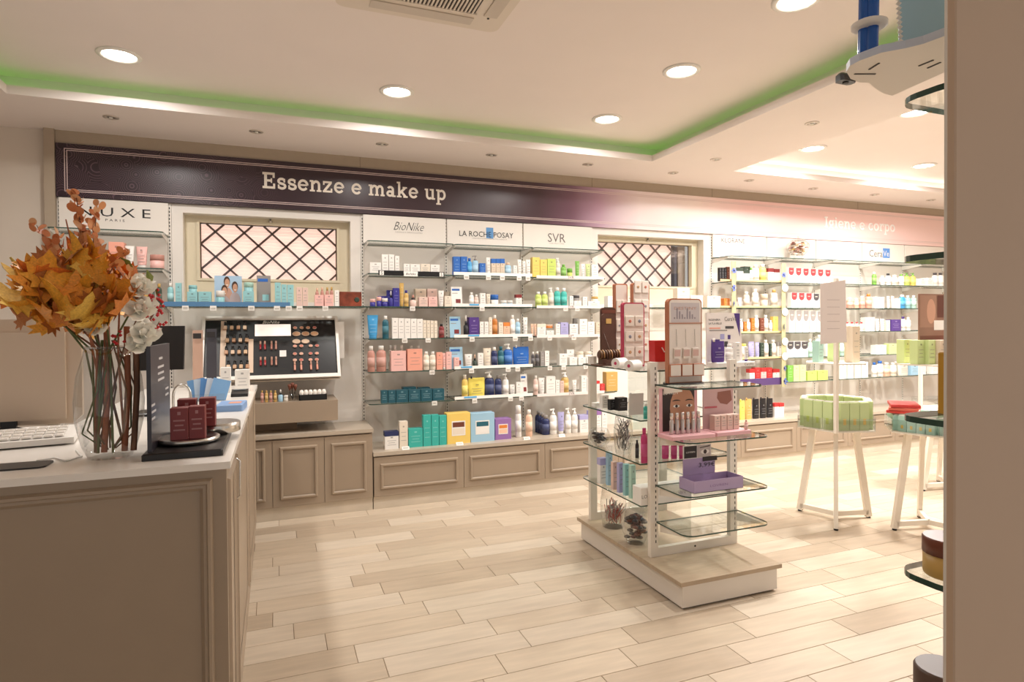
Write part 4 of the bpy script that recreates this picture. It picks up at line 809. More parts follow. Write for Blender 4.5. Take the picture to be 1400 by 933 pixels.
# maple leaf: lobed outline with a fold along the midrib
lobes = [(0, -.1), (.10, .06), (.42, -.02), (.36, .16), (.66, .30), (.44, .38), (.50, .62), (.26, .52), (.16, .66), (.14, .84), (0, 1.06)]
outl = lobes+[(-x, y) for x, y in lobes[-2:0:-1]]
LM = [mat('leaf_%d' % i, c, .5, grain=.18, gscale=18) for i, c in enumerate(((238, 172, 60), (232, 152, 50), (244, 198, 92), (214, 130, 54), (236, 164, 50), (180, 112, 58), (236, 134, 58)))]
def leaf_mesh(k, curl):
    vs = [(0, .3, .0)]+[(x, y, abs(x)*curl+.14*sin(3*y+k)-.25*curl*y*y) for x, y in outl]
    n = len(outl); fs = [(0, 1+i, 1+(i+1) % n) for i in range(n)]
    th = [(x, y, z-.012) for x, y, z in vs]
    mb = MB(); mb.add(vs, fs, LM[k % 7], True); mb.add(th, [f[::-1] for f in fs], LM[k % 7], True); return mb.mesh('leaf')
LV = [leaf_mesh(k, .25+.12*(k % 4)) for k in range(14)]
def leaf(p, s, k=None, rot=None, m=None):
    o = link('leaf', m or LV[k if k is not None else rnd.randrange(14)], bq, p, rot or (rnd.uniform(.3, 1.9), rnd.uniform(-.9, .9), rnd.uniform(0, 6.3))); o.scale = (s, s, s); return o
for i in range(150):
    while 1:
        u, v = rnd.uniform(-1, 1), rnd.uniform(-1, 1)
        if u*u+v*v < 1: break
    px = 102+u*88-v*8; py = 406+v*56
    leaf(B3(px, py, rnd.uniform(-.13, .15)), rnd.uniform(.055, .10))
for px, py, s, rz in ((30, 432, .13, 1.1), (56, 415, .15, .6), (85, 432, .12, 2.0), (118, 440, .10, -2.4), (142, 430, .12, -.9), (160, 436, .12, -1.2), (70, 395, .12, .6), (38, 405, .11, 1.2), (62, 440, .08, 1.8)):
    leaf(B3(px, py, -.15), s, rnd.randrange(5), (radians(68), rnd.uniform(-.3, .3), rz))
# peach eucalyptus sprays
M_EU = [mat('peach_leaf_%d' % i, c, .5, grain=.1) for i, c in enumerate(((226, 158, 106), (210, 132, 84), (236, 184, 136)))]
def round_leaf(m):
    P = arc(0, .5, .42, .5, 0, 360, 12)[:12]
    mb = MB(); vs = [(x, y, .18*abs(x)) for x, y in P]; mb.add(vs, [tuple(range(12))], m, True); mb.add([(x, y, z-.02) for x, y, z in vs], [tuple(range(11, -1, -1))], m, True); return mb.mesh('round_leaf')
RLV = [round_leaf(m) for m in M_EU]
for pts, n in (([(118, 380), (112, 320), (104, 266)], 46), ([(125, 370), (128, 330), (133, 282)], 30), ([(80, 380), (72, 345), (50, 308)], 24), ([(95, 370), (84, 340), (76, 322)], 12), ([(135, 400), (155, 365), (170, 345)], 24), ([(150, 420), (172, 395), (182, 372)], 22)):
    Q = [B3(px, py, -.02) for px, py in pts]
    MB().tube(Q, [.0028, .0022, .001], M_STEM[0], n=5).obj('twig', bq)
    for i in range(n):
        f = i/(n-1); f2 = f*2; p = Q[0].lerp(Q[1], f2) if f2 < 1 else Q[1].lerp(Q[2], f2-1)
        leaf(p+Vector((rnd.uniform(-.012, .012), rnd.uniform(-.012, .012), 0)), rnd.uniform(.026, .042)*(1.1-.4*f), rot=(rnd.uniform(.6, 2.2), rnd.uniform(-.6, .6), rnd.uniform(0, 6.3)), m=rnd.choice(RLV)).name = 'round_leaf'
# grass plumes
for a, b in (((40, 385), (14, 352)), ((92, 375), (102, 332)), ((132, 400), (131, 352))):
    A, Bp = B3(*a, -.05), B3(*b, -.05); mb = MB(); mb.tube([A, A.lerp(Bp, .4), Bp], [.004, .009, .003], mat('plume', (196, 168, 84), .8, grain=.3, gscale=90), n=8); mb.obj('grass_plume', bq)
# white roses built of cupped petals
M_ROSE = mat('rose_petal', (255, 252, 240), .6)
def petal_mesh():
    vs = []; fs = []
    for j in range(5):
        for i in range(5):
            u = (i-2)/2; v = j/4; vs.append((u*.5*sin(pi*(.25+.62*v)), .18*u*u-.35*v*v+.3*v, v))
    for j in range(4):
        for i in range(4): a = j*5+i; fs.append((a, a+1, a+6, a+5))
    return MB().add(vs, fs, M_ROSE, True).mesh('petal')
PET = petal_mesh()
for px, py, r in ((191, 392, .045), (190, 422, .055), (196, 455, .05), (188, 470, .045), (128, 448, .035)):
    p = B3(px, py, -.08); f = MB().lathe([(.0001, -.012), (.010, -.004), (.012, .01), (.004, .02)], M_ROSE, n=10).obj('rose', bq, p, (rnd.uniform(.6, 1.2), rnd.uniform(-.3, .5), 0))
    for k in range(11):
        o = link('petal', PET, f, (0, 0, -.01), (-.25-.085*k, 0, k*2.4)); o.scale = (r*(.8+.03*k),)*3
# red berries
for px, py in ((206, 400), (214, 412), (210, 428), (218, 440), (203, 440), (216, 420), (208, 415), (163, 462)):
    p = B3(px, py, -.06); mb = MB(); mb.tube([p+Vector((-.03, .02, -.05)), p], .0015, M_STEM[0], n=5); mb.obj('twig', bq)
    mb = MB()
    for k in range(9):
        q = p+Vector((rnd.uniform(-.022, .022), rnd.uniform(-.02, .02), rnd.uniform(-.022, .022))); mb.lathe([(.0001, -.006), (.006, 0), (.0001, .006)], mat('berry', (198, 40, 44), .25), q, n=7)
    tag(mb.obj('berry_cluster', bq), kind='stuff')
for px, py in ((208, 388), (182, 366), (214, 405)):
    leaf(B3(px, py, -.04), .05, m=None, k=2).data = MB().add([(0, 0, 0), (.25, .4, .06), (0, 1, 0), (-.25, .4, .06)], [(0, 1, 2, 3), (3, 2, 1, 0)], mat('green_leaf', (120, 132, 62), .5)).mesh('leaf')
# ---- dark promotional stand with turntable and red cartons
a, b, c, d = C(193, 632), C(303, 628), C(318, 590), C(238, 592)
t = thing('promo_stand', 'black promotional stand with tall dark panel and silver turntable on the counter', 'display stand', (a.x, a.y, CZ))
W = b.x-a.x; D = min(c.y-b.y, .42)
MB().rbox(0, W, 0, D, 0, .022, M_BLACK, .004).obj('base', t)
M_NAVY = mat('dark_panel', (52, 50, 58), .3)
zt = at(203, 474, 1, a.y+.03).z-CZ
MB().box(.012, .024, .03, D-.02, .022, zt, M_NAVY).obj('side_panel', t)
pr = MB()
for i, (y0, y1, z) in enumerate(((.42, .58, .86), (.36, .64, .78), (.36, .64, .72), (.36, .66, .66), (.08, .22, .46), (.08, .26, .40), (.08, .22, .34), (.70, .86, .54), (.70, .86, .48))):
    pr.add([(.0246, D*y0, zt*z), (.0246, D*y1, zt*z), (.0246, D*y1, zt*(z+.022)), (.0246, D*y0, zt*(z+.022))], [(0, 1, 2, 3)], col((206, 204, 206)))
tag(pr.obj('print', t), kind='stuff')
p = C(254, 618); cx, cy = p.x-a.x, p.y-a.y+.07
for nm, r, z0_, z1_, dx, dy in (('turntable', .098, .022, .040, 0, 0), ('rear_turntable', .08, .022, .060, .075, .17)):
    MB().lathe([(r*.9, z0_), (r, z0_+.004), (r, z1_-.003), (r*.96, z1_)], M_STEEL, n=32).obj(nm, t, (cx+dx, cy+dy, 0))
y = a.y+cy-.07
for px0, px1, py, back, zz in ((232, 257, 559, 0, .041), (257.5, 280, 556.5, .005, .041), (242, 268, 547, .12, .062), (272, 294, 545, .13, .062)):
    yy = y+back; A = at(px0, py, 1, yy); Bq = at(px1, py, 1, yy); w = Bq.x-A.x; h = A.z-CZ-zz
    o, de, ca = product('b', (A.x+Bq.x)/2, yy, CZ+zz, w, h, 'dark red', d=min(.05, w))
    reg(o, 'dark red tall carton', 'on the silver turntable %s' % ('front' if back < .1 else 'rear'), A.x, 'carton', 'dark red cartons on the counter')
RGB['dark red'] = (104, 40, 40)
# ---- till screen, leaflets and small things behind
p = C(230, 566); y = p.y
A = at(214, 446, 1, y); Bq = at(250, 505, 1, y)
t = thing('till_screen', 'black till screen tilted back behind the bouquet', 'screen', ((A.x+Bq.x)/2-.02, y, CZ))
w = .13; MB().prism([(-.02, Bq.z-CZ), (.02, Bq.z-CZ), (.07, A.z-CZ), (.045, A.z-CZ)], -w, w*.6, M_BLACK, ax=0).obj('display', t)
MB().bar((-.02, .02, .01), (-.02, .02, Bq.z-CZ+.03), .05, .03, M_BLACK, (0, 1, 0)).obj('neck', t); MB().rbox(-.12, .09, -.07, .09, 0, .015, M_BLACK).obj('foot', t)
p = C(268, 548); t = thing('leaflet_holder', 'fan of light blue leaflets in a holder on the counter', 'leaflets', (p.x, p.y, CZ))
k_ = (C(300, 548).x-p.x)
for i in range(5):
    a_ = (-.20, -.08, .05, .16, .26)[i]
    MB().box(-.045, .045, -.002, .002, .0, .115, col(((116, 164, 214), (190, 208, 226), (92, 144, 204), (206, 216, 228), (128, 174, 220))[i])).obj('leaflet', t, (.02+.022*i, -.012*i, .006), (-.18, a_, 0))
MB().box(-.03, .15, -.07, .02, 0, .006, M_CLEAR).box(-.03, .15, -.072, -.069, .006, .04, M_CLEAR).obj('tray', t)
p = C(276, 535)
for i, (px, c, tp) in enumerate(((263, (196, 160, 140), 452), (282, (66, 64, 70), 450))):
    q = at(px, 500, 1, p.y+.1); z = at(px, tp, 1, p.y+.1).z-CZ
    t = thing('brochure_stand', '%s standing brochure behind the blue leaflets' % ('flesh-toned' if i == 0 else 'dark grey'), 'brochure', (q.x+.03, p.y+.1, CZ))
    MB().prism([(0, 0), (.004, 0), (.04, z), (.036, z)], -.03, .03, col(c), ax=0).obj('panel', t); MB().prism([(.005, 0), (.10, 0), (.03, z*.7)], -.003, .003, col(c), ax=0).obj('strut', t)
    MB().box(-.024, .024, -.001, .0, z*.86, z*.95, M_INK).obj('header_print', t, (0, z*.0035, 0))
p = C(300, 563); q = C(333, 556)
t = thing('flat_box', 'flat light blue box with orange sticker on the counter', 'box', ((p.x+q.x)/2, p.y+.05, CZ), -.08); w = (q.x-p.x)/2+.01
MB().rbox(-w, w, -.08, .10, 0, .034, col((132, 166, 212)), .004).obj('body', t); MB().box(-.01, .045, -.03, .04, .0342, .0348, col((226, 158, 128))).obj('sticker', t)
for px0, px1, py, tp, c, de in ((301, 315, 538, 503, 'white', 'white upright carton'), (321, 341, 536, 506, 'white', 'white wide carton')):
    p = C(px0, py); A = at(px0, tp, 1, p.y); Bq = at(px1, tp, 1, p.y); o, _, ca = product('b', (A.x+Bq.x)/2, p.y, CZ, Bq.x-A.x, A.z-CZ, c, d=.06)
    reg(o, de, 'at the far end of the counter', A.x, 'carton', 'cartons at the far counter end')
p = C(338, 541); t = thing('card_reader', 'small black card reader at the far end of the counter', 'card reader', (p.x-.03, p.y, CZ))
MB().prism([(-.06, 0), (.06, 0), (.06, .035), (-.06, .018)], -.055, .035, M_BLACK, ax=0).obj('body', t); MB().box(-.045, .025, .02, .05, .032, .034, col((120, 130, 134))).obj('screen', t)
p = C(244, 572); mb = MB(); mb.tube([(p.x-.02, p.y, CZ+.005)]+[(p.x-.02+.035*(1-cos(a*pi/8)), p.y, CZ+.10+.05*sin(a*pi/8)) for a in range(9)]+[(p.x+.05, p.y, CZ+.005)], .006, M_STEEL, n=8)
tag(mb.obj('chrome_hoop'), 'bent chrome hoop standing on the counter behind the dark panel', 'hoop')
# ------------------------------------------------------------------ make-up station under the first window
yt, yb = 5.385, 5.16
zt = at(370, 438, 1, yt).z; zb = at(370, 515, 1, yb).z
X0 = (at(283, 440, 1, yt).x+at(276, 512, 1, yb).x)/2; X1 = (at(456, 440, 1, yt).x+at(463, 512, 1, yb).x)/2
L = math.hypot(yt-yb, zt-zb); tilt = math.atan2(yt-yb, zt-zb)
BM = Matrix.Translation((X0, yb, zb)) @ Matrix.Rotation(-tilt, 4, 'X')   # local x right, z up the slope, -y outwards
t = thing('makeup_display', 'tilted black make-up tester board in a white lit frame', 'display')
t.matrix_world = BM; Wd = X1-X0
MB().box(0, Wd, .0, .02, 0, L, M_BLACK).obj('board', t)
M_FRW = mat('display_white', (250, 244, 236), .3)
for a in ((-.022, 0, 0, L), (Wd, Wd+.022, 0, L), (-.022, Wd+.022, L, L+.022), (-.022, Wd+.022, -.03, 0)): MB().box(a[0], a[1], -.03, .02, a[2], a[3], M_FRW).obj('frame_bar', t)
def bp(px, py):
    """board coordinates of a photo pixel"""
    v = max(0, min(1, (513-py)/(513-441))); x0 = 277+(284-277)*v; x1 = 462+(455-462)*v
    return (px-x0)/(x1-x0)*Wd, v*L
x, z = bp(305, 470); MB().box(x-.022, x+.018, -.006, 0, .02, L-.01, mat('skin_print', (226, 200, 176), .5)).obj('vertical_panel', t)
x0, z0 = bp(346, 462); x1, z1 = bp(394, 447); MB().box(x0, x1, -.006, 0, z0, z1, mat('lit_print', (255, 240, 230), .4, emit=.35)).obj('header_print', t)
lettering(t, 'BioNike', M_PAPER, Wd*.49, -.007, L-.022, h=.026, w=.13, shear=.4)
x0, z0 = bp(336, 508); x1, z1 = bp(344, 466); MB().box(x0, x1, -.008, 0, z0, z1, mat('skin_print', (226, 200, 176), .5)).obj('swatch_strip', t)
x0, z0 = bp(379, 489); x1, z1 = bp(388, 481); MB().box(x0, x1, -.006, 0, z0, z1, M_PAPER).obj('small_print', t)
def tester(px, py, kind, c, place):
    x, z = bp(px, py); q = BM @ Vector((x, -.004, z))
    if kind == 'f':
        o = thing('foundation_tester', None, None, q); o.rotation_euler = (-tilt, 0, 0)
        MB().rbox(-.013, .013, -.020, 0, -.02, .012, col(c, .25), .003).obj('flask', o); MB().lathe([(.008, .012), (.009, .018), (.009, .045)], M_BLACK, n=10).obj('cap', o, (0, -.010, 0)); de = 'foundation tester bottle'
    elif kind == 'l':
        o = thing('lip_colour_tester', None, None, q); o.rotation_euler = (-tilt, 0, 0)
        MB().lathe([(.0075, -.02), (.008, -.018), (.008, .022)], col(c, .25), (0, -.009, 0), n=10).obj('tube', o); MB().lathe([(.0075, .022), (.007, .052)], col((196, 150, 130), .3), (0, -.009, 0), n=10).obj('cap', o); de = 'lip colour tester'
    else:
        o = thing('powder_tester', None, None, q); o.rotation_euler = (radians(90)-tilt, 0, 0)
        r, s = ((.032, .65) if kind == 'o' else (.016, .8))
        MB().lathe([(r, 0), (r, .006), (r*.9, .008)], col((222, 196, 176), .4), n=18, sy=s).obj('pan', o); MB().lathe([(r*.84, .008), (r*.8, .0092)], col(c, .7), n=18, sy=s).obj('powder', o); de = 'powder tester pan'
    reg(o, de, place, x+.001*z, 'tester', 'testers on the make-up board')
for i, py in enumerate((451, 467, 482, 500)):
    for j in range(4): tester(308+8.4*j+(i % 2)*2, py, 'f', ((206, 168, 136), (222, 186, 152), (196, 150, 118), (230, 200, 172))[(i+j) % 4], 'in board row %s' % NUM[i])
for i, py in enumerate((477, 497)):
    for j, px in enumerate((353, 359, 368, 374)): tester(px, py, 'l', ((150, 40, 46), (170, 60, 60), (176, 120, 104), (190, 140, 124))[j], 'in the %s centre row' % ('upper' if i == 0 else 'lower'))
for j in range(4): tester(400+9*j, 452, 's', ((220, 150, 130), (214, 150, 120), (206, 144, 110), (214, 120, 110))[j], 'in powder row one')
for j in range(3): tester(402+12.5*j, 460, 'o', ((206, 160, 124), (200, 150, 112), (214, 166, 126))[j], 'in powder row two')
for j in range(2): tester(402+12.5*j, 470, 'o', (232, 204, 178), 'in powder row three')
for i, py in enumerate((476, 486, 494)):
    for j, px in enumerate((400, 409, 422, 431)): tester(px, py, 's', ((226, 160, 140), (210, 130, 112), (220, 170, 150), (200, 110, 100))[(i+j) % 4], 'in powder row %s' % NUM[i+3])
for j, px in enumerate((400, 409, 423, 432)): tester(px, 504, 'l', (226, 160, 140), 'in the bottom right row')
t = thing('makeup_cabinet', 'taupe make-up station cabinet with a wide drawer below the tester board', 'cabinet', (X1, YW, 0))
xl = -.25-X1
zA, zB = at(400, 520, 1, 5.10).z, at(400, 505, 1, 5.10).z
MB().box(xl, .012, 5.12-YW, -.02, zA, zb-.035, M_TAUPE).obj('upper_shelf', t)
yd = 5.0; zd1 = at(420, 549, 1, yd).z; zd0 = at(420, 577, 1, yd).z; xd = at(462, 560, 1, yd).x-X1
MB().box(xl, xd, yd-YW, -.02, zd0, zd1, M_TAUPE).obj('drawer', t)
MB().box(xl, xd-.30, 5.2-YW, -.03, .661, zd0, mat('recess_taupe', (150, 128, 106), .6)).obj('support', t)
y_ = .0; xx = at(464, 440, 1, 5.33).x
tag(MB().box(at(459, 440, 1, 5.36).x, at(470, 440, 1, 5.36).x, 5.34, 5.365, at(464, 490, 1, 5.36).z, at(464, 440, 1, 5.36).z, M_FRW).obj('light_panel'), 'narrow white panel beside the right edge of the make-up board', 'panel')
DT = 'on the make-up drawer below the board'; ydf = 5.06
row(DT, zd1, [('c', 356+6*i, 360.5+6*i, 534.5, 'gold' if i % 2 else 'rose', 'gold') for i in range(4)]+[('d', 380, 387, 533, 'pale blue'), ('j', 388, 394, 541, 'clear', 'white')], y=ydf)
A = at(409, 545, 1, ydf); Bq = at(447, 545, 1, ydf)
t = thing('puff_tray', 'black tray filled with white make-up puffs on the drawer', 'tray', ((A.x+Bq.x)/2, ydf+.05, zd1)); w = (Bq.x-A.x)/2
MB().box(-w, w, -.05, .05, 0, .004, M_BLACK).box(-w, w, -.05, -.046, 0, .045, M_BLACK).box(-w, w, .046, .05, 0, .045, M_BLACK).box(-w, -w+.004, -.05, .05, 0, .045, M_BLACK).box(w-.004, w, -.05, .05, 0, .045, M_BLACK).obj('box', t)
for i in range(6):
    o = thing('makeup_puff', None, None, (A.x+.02+(2*w-.04)*i/5, ydf+.05, zd1+.006)); MB().lathe([(.006, 0), (.014, .02), (.018, .05), (.012, .07), (.0001, .074)], mat('puff', (250, 242, 232), .9), n=10).obj('puff_head', o); reg(o, 'white make-up puff', 'standing in the black tray', i, 'puff', 'puffs in the black tray')
A = at(400, 548, 1, ydf); t = thing('brush_holder', 'small glass holder with make-up brushes on the drawer', 'brush holder', (A.x, ydf+.05, zd1))
MB().lathe([(.022, .002), (.025, .0), (.026, .06), (.024, .06)], M_CLEAR, n=14).obj('cup', t)
for a, h in ((-.2, .13), (.0, .15), (.22, .125)):
    MB().tube([(0, 0, .005), (a*.1, 0, h*.6)], .003, M_BLACK, n=6).obj('brush_handle', t); MB().lathe([(.004, 0), (.013, .03), (.016, .045), (.0001, .052)], pmat('brown'), (a*.1, 0, h*.6), n=9).obj('brush_head', t)
# ------------------------------------------------------------------ display rack in the middle of the floor
GX0, GX1, GY0, GY1, GB = 1.945, 2.60, 2.61, 3.76, .155
YP = 2.95            # near end frame
t = thing('display_rack', 'white free-standing glass shelf rack on a low plinth in mid floor', 'display rack', (2.27, 3.18, 0))
def lg(o): o.location = Vector(o.location)-Vector((2.27, 3.18, 0)); return o
M_GBASE = mat('rack_base_white', (226, 218, 208), .35); M_WOOD = mat('rack_base_top', (176, 156, 132), .4, grain=.08, gscale=9, stretch=(1, 6, 1))
lg(MB().box(GX0+.012, GX1-.012, GY0+.012, GY1-.012, .012, GB-.022, M_GBASE).obj('plinth', t)); lg(MB().box(GX0+.03, GX1-.03, GY0+.03, GY1-.03, 0, .012, M_BLACK).obj('plinth_foot', t))
lg(MB().box(GX0-.012, GX1+.004, GY0-.008, GY1+.004, GB-.022, GB, M_WOOD).obj('plinth_top', t))
M_POST = mat('rack_white_metal', (232, 224, 212), .35)
PX0, PX1, ZP = 1.985, 2.60, 1.27
for yy in (YP, 3.66):
    for xa, xb in ((PX0, PX0+.05), (PX1-.05, PX1)):
        po = lg(MB().box(xa, xb, yy, yy+.03, GB, ZP, M_POST).obj('post', t))
        if yy == YP:
            mb = MB(); z = GB+.08
            while z < ZP-.03: mb.box((xa+xb)/2+.006, (xa+xb)/2+.012, yy-.0008, yy, z, z+.016, M_DARK); z += .032
            tag(mb.obj('slot', po), kind='stuff')
    lg(MB().box(PX0+.05, PX1-.05, yy, yy+.03, GB, GB+.05, M_POST).obj('bottom_rail', t))
lg(MB().lathe([(.006, 0), (.006, .002)], M_BLACK, n=10).obj('screw', t, (2.29, YP-.001, GB+.026), (radians(90), 0, 0)))
lg(MB().box(2.28, 2.286, YP+.03, 3.66, GB+.05, ZP-.06, M_GLASS).obj('divider_pane', t))
def rshelf(x0, x1, y0, y1, z, label, corners, r=.05):
    s = thing('glass_shelf', label, 'shelf', ((x0+x1)/2, (y0+y1)/2, z)); w, d = (x1-x0)/2, (y1-y0)/2
    MB().prism(rounded(-w, w, -d, d, r, corners=corners), -.008, 0, M_GLASS, side=M_EDGE).obj('pane', s); return s
LZ = [1.22, .938, .688, .448]; EZ = [1.145, .856, .569, .36]
for i, z in enumerate(LZ): rshelf(1.94, 2.62, YP+.034, 3.72, z, 'wide glass shelf %s from the top in the middle rack' % ['first', 'second', 'third', 'lowest'][i], (0, 0, 0, 1))
for i, z in enumerate(EZ):
    s = rshelf(2.02, 2.60 if i else 2.56, 2.668, YP-.004, z, 'rounded glass end shelf %s from the top of the middle rack' % ['first', 'second', 'third', 'lowest'][i], (1, 1, 0, 0), .06)
    for x in (-.27, .27): MB().prism([(.13, -.06), (.13, -.009), (-.10, -.009), (-.10, -.018)], x-.002, x+.002, M_POST, ax=0).obj('bracket', s)
def spot_on(z, px, py): return at(px, py, 2, z)
def sc(p): return (p-Vector((0, 0, CAMH))).dot(_f)/F      # metres per pixel at p
def put(kind, z, px0, px1, pb, pt, c, place, group, cap='white', acc=None, desc=None, d=None):
    p = spot_on(z, (px0+px1)/2, pb); m = sc(p); w = (px1-px0)*m; h = (pb-pt)*m
    o, de, ca = product(kind, p.x, p.y, z, w, h, c, cap, d=d, acc=acc); reg(o, desc or de, place, px0, ca, group); return o
G = 'packs on the middle rack'
P2 = 'on the second wide shelf of the middle rack'
put('b', LZ[1], 834, 844, 561, 546.5, 'black', P2, G); put('b', LZ[1], 845, 859, 562, 544, 'black', P2, G); put('b', LZ[1], 866, 873, 566, 546, 'black', P2, G)
put('c', LZ[1], 860.5, 866.5, 565, 538, 'black', P2, G, 'black', 'peach'); put('c', LZ[1], 881, 888, 573.5, 552, 'turquoise', P2, G); put('b', LZ[1], 823, 833, 558.5, 541, 'white', P2, G); put('b', LZ[1], 812, 822, 556.5, 551, 'white', P2, G)
p = spot_on(LZ[1], 879, 571); tag(MB().box(-.05, .05, 0, .004, 0, .13, mat('frosted_acrylic', (226, 226, 222), .3)).obj('acrylic_panel', None, (p.x+.02, p.y+.10, LZ[1])), 'upright frosted acrylic panel on the second wide rack shelf', 'panel')
P3 = 'on the third wide shelf of the middle rack'
put('c', LZ[2], 878, 888, 634, 586, 'magenta', P3, G, 'magenta'); put('c', LZ[2], 869.5, 875, 627, 602, 'black', P3, G, 'black'); put('c', LZ[2], 907, 917, 628, 596, 'magenta', P3, G, 'magenta'); put('c', LZ[2], 919, 928, 628, 597, 'magenta', P3, G, 'magenta'); put('c', LZ[2], 930, 938, 628, 598, 'magenta', P3, G, 'magenta')
P4 = 'on the lowest wide shelf of the middle rack'
put('b', LZ[3], 820, 831, 662, 627, 'white', P4, G, acc='lavender'); put('b', LZ[3], 831, 838, 664, 618, 'pale blue', P4, G)
for i in range(4): put('b', LZ[3], 838+8.2*i, 845.5+8.2*i, 670+4*i, 632+1.5*i, ('blush', 'lavender', 'aqua', 'mint')[i], P4, G)
p = spot_on(LZ[3], 880, 690); t = thing('lettered_carton', 'long white carton with spaced grey lettering on the lowest wide rack shelf', 'carton', (p.x+.13, p.y+.02, LZ[3]))
MB().rbox(-.16, .19, -.04, .05, 0, .10, M_PAPER, .002).obj('body', t)
for x in (-.10, .09): lettering(t, 'LOVREN', mat('grey_letters', (120, 112, 108), .5), x, -.0405, .05, h=.02, w=.11)
# glass vessels with hair accessories
def vessel(z, px, pb, pt, rpx, prof, label, fill, name='glass_bowl'):
    p = spot_on(z, px, pb); m = sc(p); R = rpx*m; H = (pb-pt)*m
    p = p+Vector((0, R*.7, 0)); t = thing(name, label, 'glass jar', (p.x, p.y, z)); MB().lathe([(r*R, h*H) for r, h in prof], M_CLEAR, n=22).obj('bowl', t)
    r2 = random.Random(int(px)); mb = MB()
    for i in range(fill[0]):
        a = r2.random()*6.3; q = r2.random()**.5*R*.62; zz = .012+H*fill[2]*r2.random(); c = col(r2.choice(fill[1]), .3); s = R*.22
        if fill[3] == 'pin': d = Vector((r2.uniform(-1, 1), r2.uniform(-1, 1), r2.uniform(.8, 2.2))).normalized()*H*.2; b = Vector((q*cos(a), q*sin(a), zz)); mb.tube([b, b+d], R*.03, c, n=5)
        else: mb.lathe([(.0001, -s*.6), (s, -s*.2), (s, s*.2), (.0001, s*.6)], c, (q*cos(a), q*sin(a), zz+s), n=8)
    tag(mb.obj('hair_accessories', t), kind='stuff'); return t
BOWL = [(.45, .0), (.6, .01), (.92, .3), (1, .55), (.85, .85), (.72, 1)]; JAR = [(.7, 0), (.82, .01), (.95, .3), (1, .6), (.86, .9), (.8, 1)]
vessel(LZ[2], 825, 612, 588, 16, BOWL, 'shallow glass bowl of dark hair ties on the third rack shelf', (30, [(40, 36, 38), (70, 62, 60)], .5, 'tie'))
vessel(LZ[2], 857, 622, 570, 13, JAR, 'tall glass jar packed with metal hairpins on the third rack shelf', (130, [(120, 116, 114), (70, 66, 66), (180, 176, 172)], .75, 'pin'), 'glass_jar')
vessel(GB, 845, 724, 667, 18, JAR, 'glass jar of red bands and metal clips on the rack plinth', (110, [(176, 60, 52), (150, 146, 144), (200, 196, 190), (190, 80, 70)], .45, 'pin'), 'glass_jar')
vessel(GB, 877, 747, 694, 20, BOWL, 'round glass bowl of dark hair bands on the rack plinth', (60, [(46, 38, 40), (90, 40, 40), (60, 58, 62), (120, 70, 56)], .6, 'tie'))
# ---- jewellery and accessory displays on the top of the rack
M_COPPER = mat('copper_edge', (178, 112, 80), .4); M_CARD = mat('display_card_pale', (226, 214, 204), .5)
def card_stand(x, y, z, w, h, edge, label, panels=2, rz=0, th=.03, prints=None, writing=None):
    t = thing('card_display', label, 'display stand', (x, y, z), rz)
    MB().prism([(a, b) for a, b in rounded(-w/2, w/2, 0, h, min(w, h)*.12, corners=(0, 0, 1, 1))], 0, th, edge, ax=1).obj('frame', t)
    f = MB().prism([(a, b) for a, b in rounded(-w/2+.008, w/2-.008, .01, h-.008, min(w, h)*.1, corners=(0, 0, 1, 1))], -.002, 0, M_CARD, ax=1).obj('card', t)
    MB().lathe([(w*.55, .0005), (w*.55, .006)], M_BLACK if panels == 3 else M_CARD, n=24, sy=.7).obj('base_disc', t, (0, th/2, 0)) if panels == 3 else None
    return t
p = spot_on(EZ[0]+.006, 940, 524); m = sc(p); h = (524-407)*m; w = (967-911)*m
t = card_stand(p.x, p.y+.02, EZ[0]+.001, w, h, M_COPPER, 'copper-framed card display of small bracelets standing on the rack end shelf', 3)
MB().box(-w*.42, w*.42, -.0026, -.002, h*.72, h*.95, col((196, 186, 186))).obj('header_print', t); lettering(t, 'DESTINY', mat('rose_letters', (196, 150, 130), .5), 0, -.0032, h*.885, h=.016, w=w*.66); MB().box(-w*.5, w*.5, -.0045, -.002, h*.705, h*.715, M_COPPER).obj('divider', t)
sk_ = MB()
for i in range(9): sk_.box(-w*.34+i*w*.075, -w*.30+i*w*.075, -.0032, -.0026, h*.76, h*(.78+.035*((i*7) % 4)), col((150, 140, 146)))
tag(sk_.obj('skyline_print', t), kind='stuff')
for i in range(3):
    MB().rbox(-w*.36+i*w*.27, -w*.17+i*w*.27, -.012, -.002, h*.30, h*.42, M_CARD, .002).obj('charm_card', t); MB().box(-w*.35+i*w*.27, -w*.18+i*w*.27, -.0128, -.012, h*.325, h*.40, col((206, 170, 160))).obj('charm_print', t)
    MB().rbox(-w*.5+i*w*.34, -w*.18+i*w*.34, -.02, -.003, h*.09, h*.235, M_COPPER, .002).obj('hook_card', t); MB().box(-w*.485+i*w*.34, -w*.195+i*w*.34, -.0205, -.02, h*.10, h*.225, M_CARD).obj('hook_print', t)
    MB().tube([(-w*.27+i*w*.27, -.004, h*.64), (-w*.265+i*w*.27, -.005, h*.52), (-w*.26+i*w*.27, -.006, h*.44)], .0012, M_STEEL, n=5).obj('chain', t)
